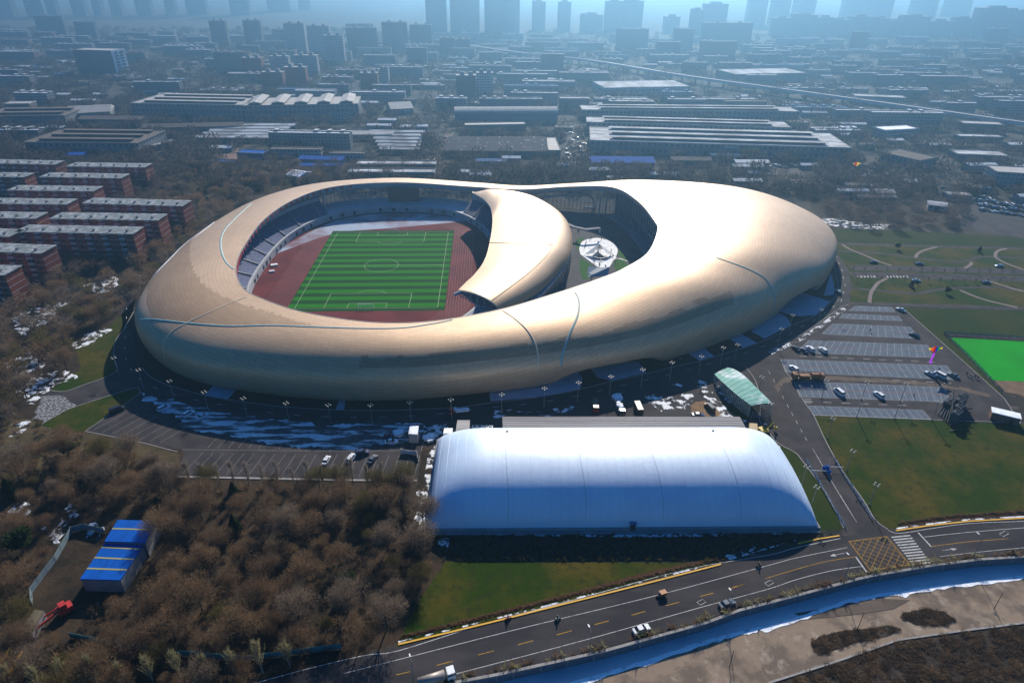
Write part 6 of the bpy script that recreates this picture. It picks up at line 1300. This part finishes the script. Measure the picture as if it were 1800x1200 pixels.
fac((1062, 170), (1212, 167), 62, 10, 'white', 'large hall with a white snowy roof beyond the long factory', rf=snroof); fac((1290, 147), (1416, 144), 60, 12, 'dark', 'large dark hall with a white roof beyond the viaduct', rf=snroof); fac((1545, 283), (1612, 299), 26, 7, 'pale', 'pale building with an olive roof right of the truck yard', rf=tanroof); fac((1552, 243), (1612, 240), 18, 7, 'pale', 'white roofed office by the street right of the long factory', rf=M['snow']); fac((1745, 324), (1840, 330), 22, 9, 'pale', 'beige office building with many windows at the right edge'); fac((1500, 183), (1590, 187), 20, 9, 'pale', 'long pale block just under the viaduct', rf=wroof); fac((1690, 232), (1760, 235), 16, 8, 'brick', 'red brick low block beyond the right trees'); fac((1680, 282), (1770, 286), 18, 5, 'brown', 'red and white roofed market sheds at the right', rf=wroof); fac((1685, 248), (1762, 250), 12, 4, 'dark', 'long curved looking low shed at the right', rf=wroof); fac((1180, 292), (1250, 293), 12, 5, 'brown', 'small brown shed right of the bright blue roof', rf=tanroof, gable=True); fac((1250, 282), (1300, 283), 8, 4, 'white', 'small pale shed in front of the long factory', rf=wroof)
fac((688, 202), (727, 200), 34, 6, 'pale', 'grey hipped roof hall among trees beside the arched blue hall', gable=True); fac((610, 214), (634, 205), 20, 8, 'pale', 'pale office wing at the end of the gabled works'); fac((505, 318), (528, 322), 14, 5, 'white', 'small white roofed house just above the left rim of the stadium', gable=True, rf=M['snow']); fac((1665, 352), (1705, 354), 10, 3.5, 'blue', 'green grey hut beside the street at the right'); fac((1630, 368), (1662, 372), 10, 3.5, 'pale', 'small snowy roofed hut right of the wood belt', rf=wroof, gable=True)
# slab office with a white gridded end
sl__ = fac((140, 131), (206, 133), 30, 34, 'dark', 'tall dark slab building with a white gridded end wall at upper left', cat='office building', name='office_building')
m = MB(); Lf = (U(206, 133)-U(140, 131)).length; m.box(Lf+.6, 15, 0, 1.0, 30, 35); m.build('end_wall', M['white'], sl__)
for j in range(2):
    for z in range(7): m = MB(); m.box(Lf+1.15, 9+j*12, 4+4.3*z, .3, 8, 2.2); m.build('window', M['glass'], sl__)
# mid-rises
for k, (x0, x1, yb, yt, st_) in enumerate([(430, 463, 135, 107, 'brick'), (477, 510, 131, 104, 'pale'), (520, 560, 132, 102, 'pale'), (463, 500, 158, 132, 'brick'), (502, 540, 151, 123, 'brick'), (635, 665, 159, 132, 'brick'), (667, 684, 150, 126, 'pale'), (803, 837, 181, 135, 'dark'), (838, 867, 166, 130, 'pale'), (505, 540, 94, 46, 'pale'), (545, 583, 96, 50, 'pale'), (573, 607, 112, 66, 'pale'), (612, 665, 94, 52, 'dark'), (674, 718, 90, 42, 'dark'), (722, 760, 88, 46, 'dark'), (774, 800, 98, 68, 'dark'), (802, 827, 98, 70, 'dark'), (375, 403, 82, 42, 'dark'), (433, 463, 81, 41, 'dark'), (1233, 1318, 82, 38, 'dark')]):
    a = U(x0, yb); d = a.y; zt = CAMH - d*tan(PITCH+math.atan((yt-600)/FPX)); H = max(12, zt)
    t = fac((x0, yb), (x1, yb), 16, H, st_, ['reddish', 'grey'][st_ != 'brick']+' '+('mid-rise block' if H < 40 else 'high-rise block')+' with its foot '+('far behind the works' if yb > 100 else 'in the haze')+', '+ordn[k]+' in the upper left group', cat='tower block', name='tower_block')
    m = MB(); L_ = (U(x1, yb)-a).length; m.box(L_*.3, 8, H+.4, 6, 8, 4, top=.7); m.box(L_*.75, 8, H+.4, 6, 8, 4, top=.7); m.build('roof_house', M['wallgrey'], t)
# viaduct
VP = [tuple(U(x, y, 9)) for x, y in [(818, 79), (920, 93), (1040, 106), (1200, 132), (1360, 154), (1513, 175), (1600, 187), (1800, 215), (2000, 240)]]
VP = resamp([Vector(p) for p in cr(VP, 10)], 90); o = Vector((VP[0].x, VP[0].y, 0)); via = thing('rail_viaduct', tuple(o), 0, 'elevated railway viaduct crossing the city from upper middle to the right edge', 'viaduct')
L2 = [(p.x-o.x, p.y-o.y) for p in VP]; m = MB(); m.kerb(L2, 13, 6.4, 2.6); m.build('deck', mk('viaduct_concrete', (.52, .51, .50), .8), via); m = MB(); m.kerb(L2, .4, 9, 1.1, off=6.3); m.kerb(L2, .4, 9, 1.1, off=-6.3); m.build('parapet', M['concrete'], via)
me = MB().box(0, 0, 0, 3, 2.4, 7.4).mesh('pier', M['wallgrey'])
for p in L2[::2]: link('pier', me, via, (p[0], p[1], 0))
# far chequerboard of the city: every block its own thing
STY = {'a': facade('hazy_block_a', (.25, .24, .25), (.30, .31, .33), snow=.8), 'b': facade('hazy_block_b', (.23, .13, .11), (.30, .30, .31), snow=.7), 'c': facade('hazy_block_c', (.16, .165, .18), (.24, .25, .26), snow=.5), 'd': facade('hazy_block_d', (.3, .3, .28), (.05, .13, .3), snow=.2)}
STY['e'] = facade('hazy_block_e', (.30, .25, .20), (.20, .165, .145), snow=.15); STY['f'] = facade('hazy_block_f', (.20, .20, .21), (.42, .42, .43), snow=.9)
DN = {'e': 'tan roofed', 'f': 'white roofed', 'a': 'pale', 'b': 'reddish', 'c': 'grey', 'd': 'blue roofed'}
cb = random.Random(5); cnt = 0; Y = 560; row = 0; vlo = []
def clear(x0, x1, y0, y1):
    for a, b, c, d in FOOT:
        if x0 < b and x1 > a and y0 < d and y1 > c: return False
    for p in VP:
        if x0-12 < p.x < x1+12 and y0-15 < p.y < y1+60: return False
    return True
while Y < 1750 and cnt < 285:
    hw = (Y*cos(PITCH)+CAMH*sin(PITCH))*900/FPX+20; x = -hw+cb.uniform(0, 40); col_ = 0
    while x < hw:
        L_ = cb.uniform(34, 75); D_ = cb.uniform(11, 15); H = cb.uniform(11, 17) if cb.random() < .6 else cb.uniform(4, 8)
        if Y > 1100 and cb.random() < .08: H = cb.uniform(28, 45)
        wood = (x < -280 and Y < 1300 and cb.random() < .6) or (x > 480 and cb.random() < .12)
        if not wood and clear(x, x+L_, Y, Y+D_) and cnt < 285:
            k = cb.choices('abcdef', [3.4, 2, 3, .6, 1.6, 1.6])[0] if x > -400 else cb.choices('abce', [2, 1, 3, 1])[0]
            m = MB(); m.box(0, 0, 0, L_, D_, H); 
            for q in range(int(L_/12)):
                if cb.random() < .45: m.box(-L_/2+6+12*q, D_*.1, H, 4, D_*.5, 1.6)
            m.box(0, 0, H, L_+.6, .5, .8)
            FOOT.append((x, x+L_, Y, Y+D_)); ob = m.build('city_block', STY[k], None, False, (x+L_/2, Y+D_/2, 0)); ob.rotation_euler.z = cb.uniform(-.03, .03)
            tag(ob, '%s city block beyond the works, row %s from the front, %s from left' % (DN[k], ordn[row] if row < 22 else 'last', ordn[col_] if col_ < 22 else 'last'), 'city block', 'city blocks in the haze beyond the works'); cnt += 1; col_ += 1
        x += L_+cb.uniform(10, 34)*(1+Y/2500)
    Y += cb.uniform(30, 40)*(1+(Y-560)/900); row += 1
lb_ = random.Random(9); nl_ = 0; hold = []
while nl_ < 290 and lb_.random() < .9999:
    Y = 455+lb_.random()**1.5*800; hw = (Y*cos(PITCH)+CAMH*sin(PITCH))*900/FPX; x = lb_.uniform(-hw, hw)
    if Y < 490 and -260 < x < 230: continue
    if Y < 560 and x < -200: continue
    if lb_.random() < .55 and x < -150: continue
    L_ = lb_.uniform(10, 30); D_ = lb_.uniform(6, 10); H = lb_.uniform(3, 5.5)
    if not clear(x-2, x+L_+2, Y-2, Y+D_+2): continue
    FOOT.append((x-1, x+L_+1, Y-1, Y+D_+1)); k = lb_.choices('abdef', [2, 1, .5, 1.5, 3])[0]; m = MB(); m.box(0, 0, 0, L_, D_, H); ry = D_/2+.4; m.add([(-L_/2-.3, -ry, H), (L_/2+.3, -ry, H), (L_/2+.3, ry, H), (-L_/2-.3, ry, H), (-L_/2-.3, 0, H+1.2), (L_/2+.3, 0, H+1.2)], [(0, 1, 5, 4), (2, 3, 4, 5), (1, 2, 5), (3, 0, 4)])
    ob = m.build('low_building', STY[k], None, False, (x+L_/2, Y+D_/2, 0)); ob.rotation_euler.z = lb_.uniform(-.06, .06); nl_ += 1; hold.append((ob, k, Y, x))
hold.sort(key=lambda h: h[2])
for b_ in range(0, len(hold), 20):
    for j, h in enumerate(sorted(hold[b_:b_+20], key=lambda h: h[3])): tag(h[0], 'small %s low building among the works, depth band %s, %s from left' % (DN[h[1]], ordn[b_//20], ordn_(j+1)), 'low building', 'low buildings between the works and city blocks')
# towers on the hazy skyline
TW = [(-8, 26, 30, -60), (48, 72, 30, -60), (84, 102, 29, -60), (128, 152, 28, -50), (165, 180, 28, -55), (196, 216, 28, -50), (240, 268, 28, -55), (292, 310, 27, -50), (328, 365, 27, -60), (405, 440, 27, -55), (470, 508, 20, -50), (525, 545, 18, -40),
 (750, 785, 62, -40), (792, 843, 60, -50), (852, 913, 62, -55), (935, 958, 54, 3), (980, 1002, 54, 3), (1020, 1058, 58, 25), (1062, 1092, 58, 1), (1094, 1127, 58, 0), (1167, 1193, 58, 27), (1212, 1232, 67, 15), (1233, 1273, 60, 4), (1312, 1343, 45, -40), (1353, 1383, 45, -40), (1393, 1427, 42, -40),
 (1357, 1385, 66, 28), (1388, 1430, 66, 22), (1432, 1460, 66, 26), (1462, 1486, 66, 30), (1490, 1525, 66, 24), (1528, 1558, 66, 27), (1562, 1578, 66, 32), (1580, 1626, 66, 23), (1630, 1668, 66, 31), (1672, 1706, 66, 26), (1710, 1770, 68, 7), (1774, 1830, 66, 12), (1480, 1560, 40, -40), (1600, 1640, 36, -40), (1660, 1700, 30, -20)]
tm_ = facade('tower_facade', (.15, .17, .20), (.2, .2, .22), fh=3.1, bay=4, snow=0)
for k, (x0, x1, yb, yt) in enumerate(TW):
    a, b = U(x0, yb), U(x1, yb); zt = CAMH-a.y*tan(PITCH+math.atan((yt-600)/FPX)); H = max(25, min(zt, 290)); L_ = (b-a).length; c = (a+b)/2
    m = MB(); m.box(0, 14, 0, L_, 26, H); m.box(0, 14, H, L_*.5, 14, 5, top=.8)
    if k % 2: m.box(-L_*.38, 10, 0, L_*.2, 24, H+3)
    ob = m.build('high_rise', tm_, None, False, tuple(c)); tag(ob, 'blue grey high-rise dissolving into the haze on the skyline, '+ordn_(k+1)+' from the left', 'high-rise', 'high-rises on the hazy skyline')
# greenery between the far blocks
pts = []
while len(pts) < 5200:
    Y = 470+1500*rnd.random()**1.3; hw = (Y*cos(PITCH)+60)*900/FPX+20; x = rnd.uniform(-hw, hw)
    if any(a+8 < x < b-8 and c+10 < Y < d-10 for a, b, c, d in FOOT): continue
    if x > -250 and rnd.random() < .35: continue
    pts.append((x, Y))
M['tw_far'] = twigcol('far_twigs', (.085, .065, .060), (.050, .042, .040))
FC = [(clump(31, 8, 5, 46), 0), (clump(32, 9, 6, 46), 1), (clump(33, 7, 6, 46), 0)]
for p, _ in FC:
    for i, v in enumerate(p.v): pass
def big_clump(seed, H, Rr, n):
    r = random.Random(seed); m = MB()
    for _ in range(n):
        a = r.uniform(0, 2*pi); t = r.random(); q = Rr*sqrt(r.random())*sqrt(max(.05, 1-(2*t-1)**2*.7)); p = Vector((q*cos(a), q*sin(a), H*(.1+.8*t)))
        d = Vector((r.gauss(0, .6), r.gauss(0, .6), r.uniform(.1, 1.2))).normalized(); s = d.cross(Vector((r.uniform(-1, 1), r.uniform(-1, 1), .3))).normalized()*r.uniform(.3, .75); m.add([p-s, p+s, p+d*r.uniform(1.6, 3)], [(0, 1, 2)])
    return m
FC = [(big_clump(31, 8, 6, 90), 0), (big_clump(32, 9, 7, 90), 1), (big_clump(33, 7, 7, 90), 2)]
merged('city_greenery', 'bare street trees and copses scattered between the far city blocks', pts, FC, [M['tw_far'], M['tw_far'], M['tw_far']], srange=(.6, 1.3))
# parked vehicles in the truck yard and streets far behind
vr = random.Random(3); spots = []
for k in range(14): spots.append((1335+9*k, 292+.6*(k % 3)*3, 'truck yard below the long factory'))
for k in range(12): spots.append((1500+8*k, 292+4.2*k, 'truck yard beside the right wood belt'))
for k in range(10): spots.append((1001+(k % 2)*20+1.2*k, 222+6.4*k, 'lane between the arched hall and the long factory'))
for k in range(10): spots.append((1700+9.5*k, 338+3.4*k, 'street at the right edge'))
for k in range(12): spots.append((990+1.0*k+(k % 2)*25, 240+4*k, 'lane of parked vehicles left of the long factory'))
for k in range(8): spots.append((1640+18*k, 325+7*k, 'right hand street behind the park'))
for r_ in range(3):
    for k in range(9): spots.append((1712+11*k+7*r_, 352+9*r_+1.6*k, ['upper', 'middle', 'lower'][r_]+' row of the right hand roadside lot'))
nn_ = {}
for x, y, pl__ in spots:
    nn_[pl__] = nn_.get(pl__, 0)+1; kd = vr.choice(['sedan', 'suv', 'van']); cc = vr.choice(['white', 'white', 'silver', 'black', 'grey', 'navy'])
    c = car_meshes(kd)
    if cc not in c['bm']: c['bm'][cc] = c['b'].mesh('body', PAINTS[cc], False)
    t = thing('car' if kd != 'van' else 'van', tuple(U(x, y)), vr.choice([0, .3, 1.5, 2.0]), '%s %s in the %s, %s along' % (cc, 'car' if kd != 'van' else 'van', pl__, ordn[nn_[pl__]-1]), 'car' if kd != 'van' else 'van', 'vehicles in the '+pl__)
    link('body', c['bm'][cc], t); link('windows', c['g'], t)
# labels: things of one look are told apart by their place in the row
byl = {}
for o in COL.objects:
    if o.parent is None and o.get('label') and not o.get('kind'): byl.setdefault(o['label'], []).append(o)
for lb, l in byl.items():
    if len(l) > 1:
        l.sort(key=lambda o: PX(o.location)[0])
        w_ = lb.split()
        for k, o in enumerate(l): o['label'] = ' '.join(w_[:12])+', '+ordn_(k+1)+' from left'
# ================================================================== HAZE
hz = MB(); hz.box(300, 2900, -4.6, 9200, 6400, CAMH+170+4.6)
hzm = bpy.data.materials.new('haze_air'); hzm.use_nodes = True; N = hzm.node_tree.nodes; N.remove(N['Principled BSDF'])
pv = N.new('ShaderNodeVolumePrincipled'); pv.inputs['Color'].default_value = (.32, .66, 1.0, 1); pv.inputs['Density'].default_value = .00038; pv.inputs['Anisotropy'].default_value = .76
hzm.node_tree.links.new(pv.outputs[0], N['Material Output'].inputs['Volume'])
tag(hz.build('haze', hzm), 'pale blue haze over the whole city', None, None, 'stuff')
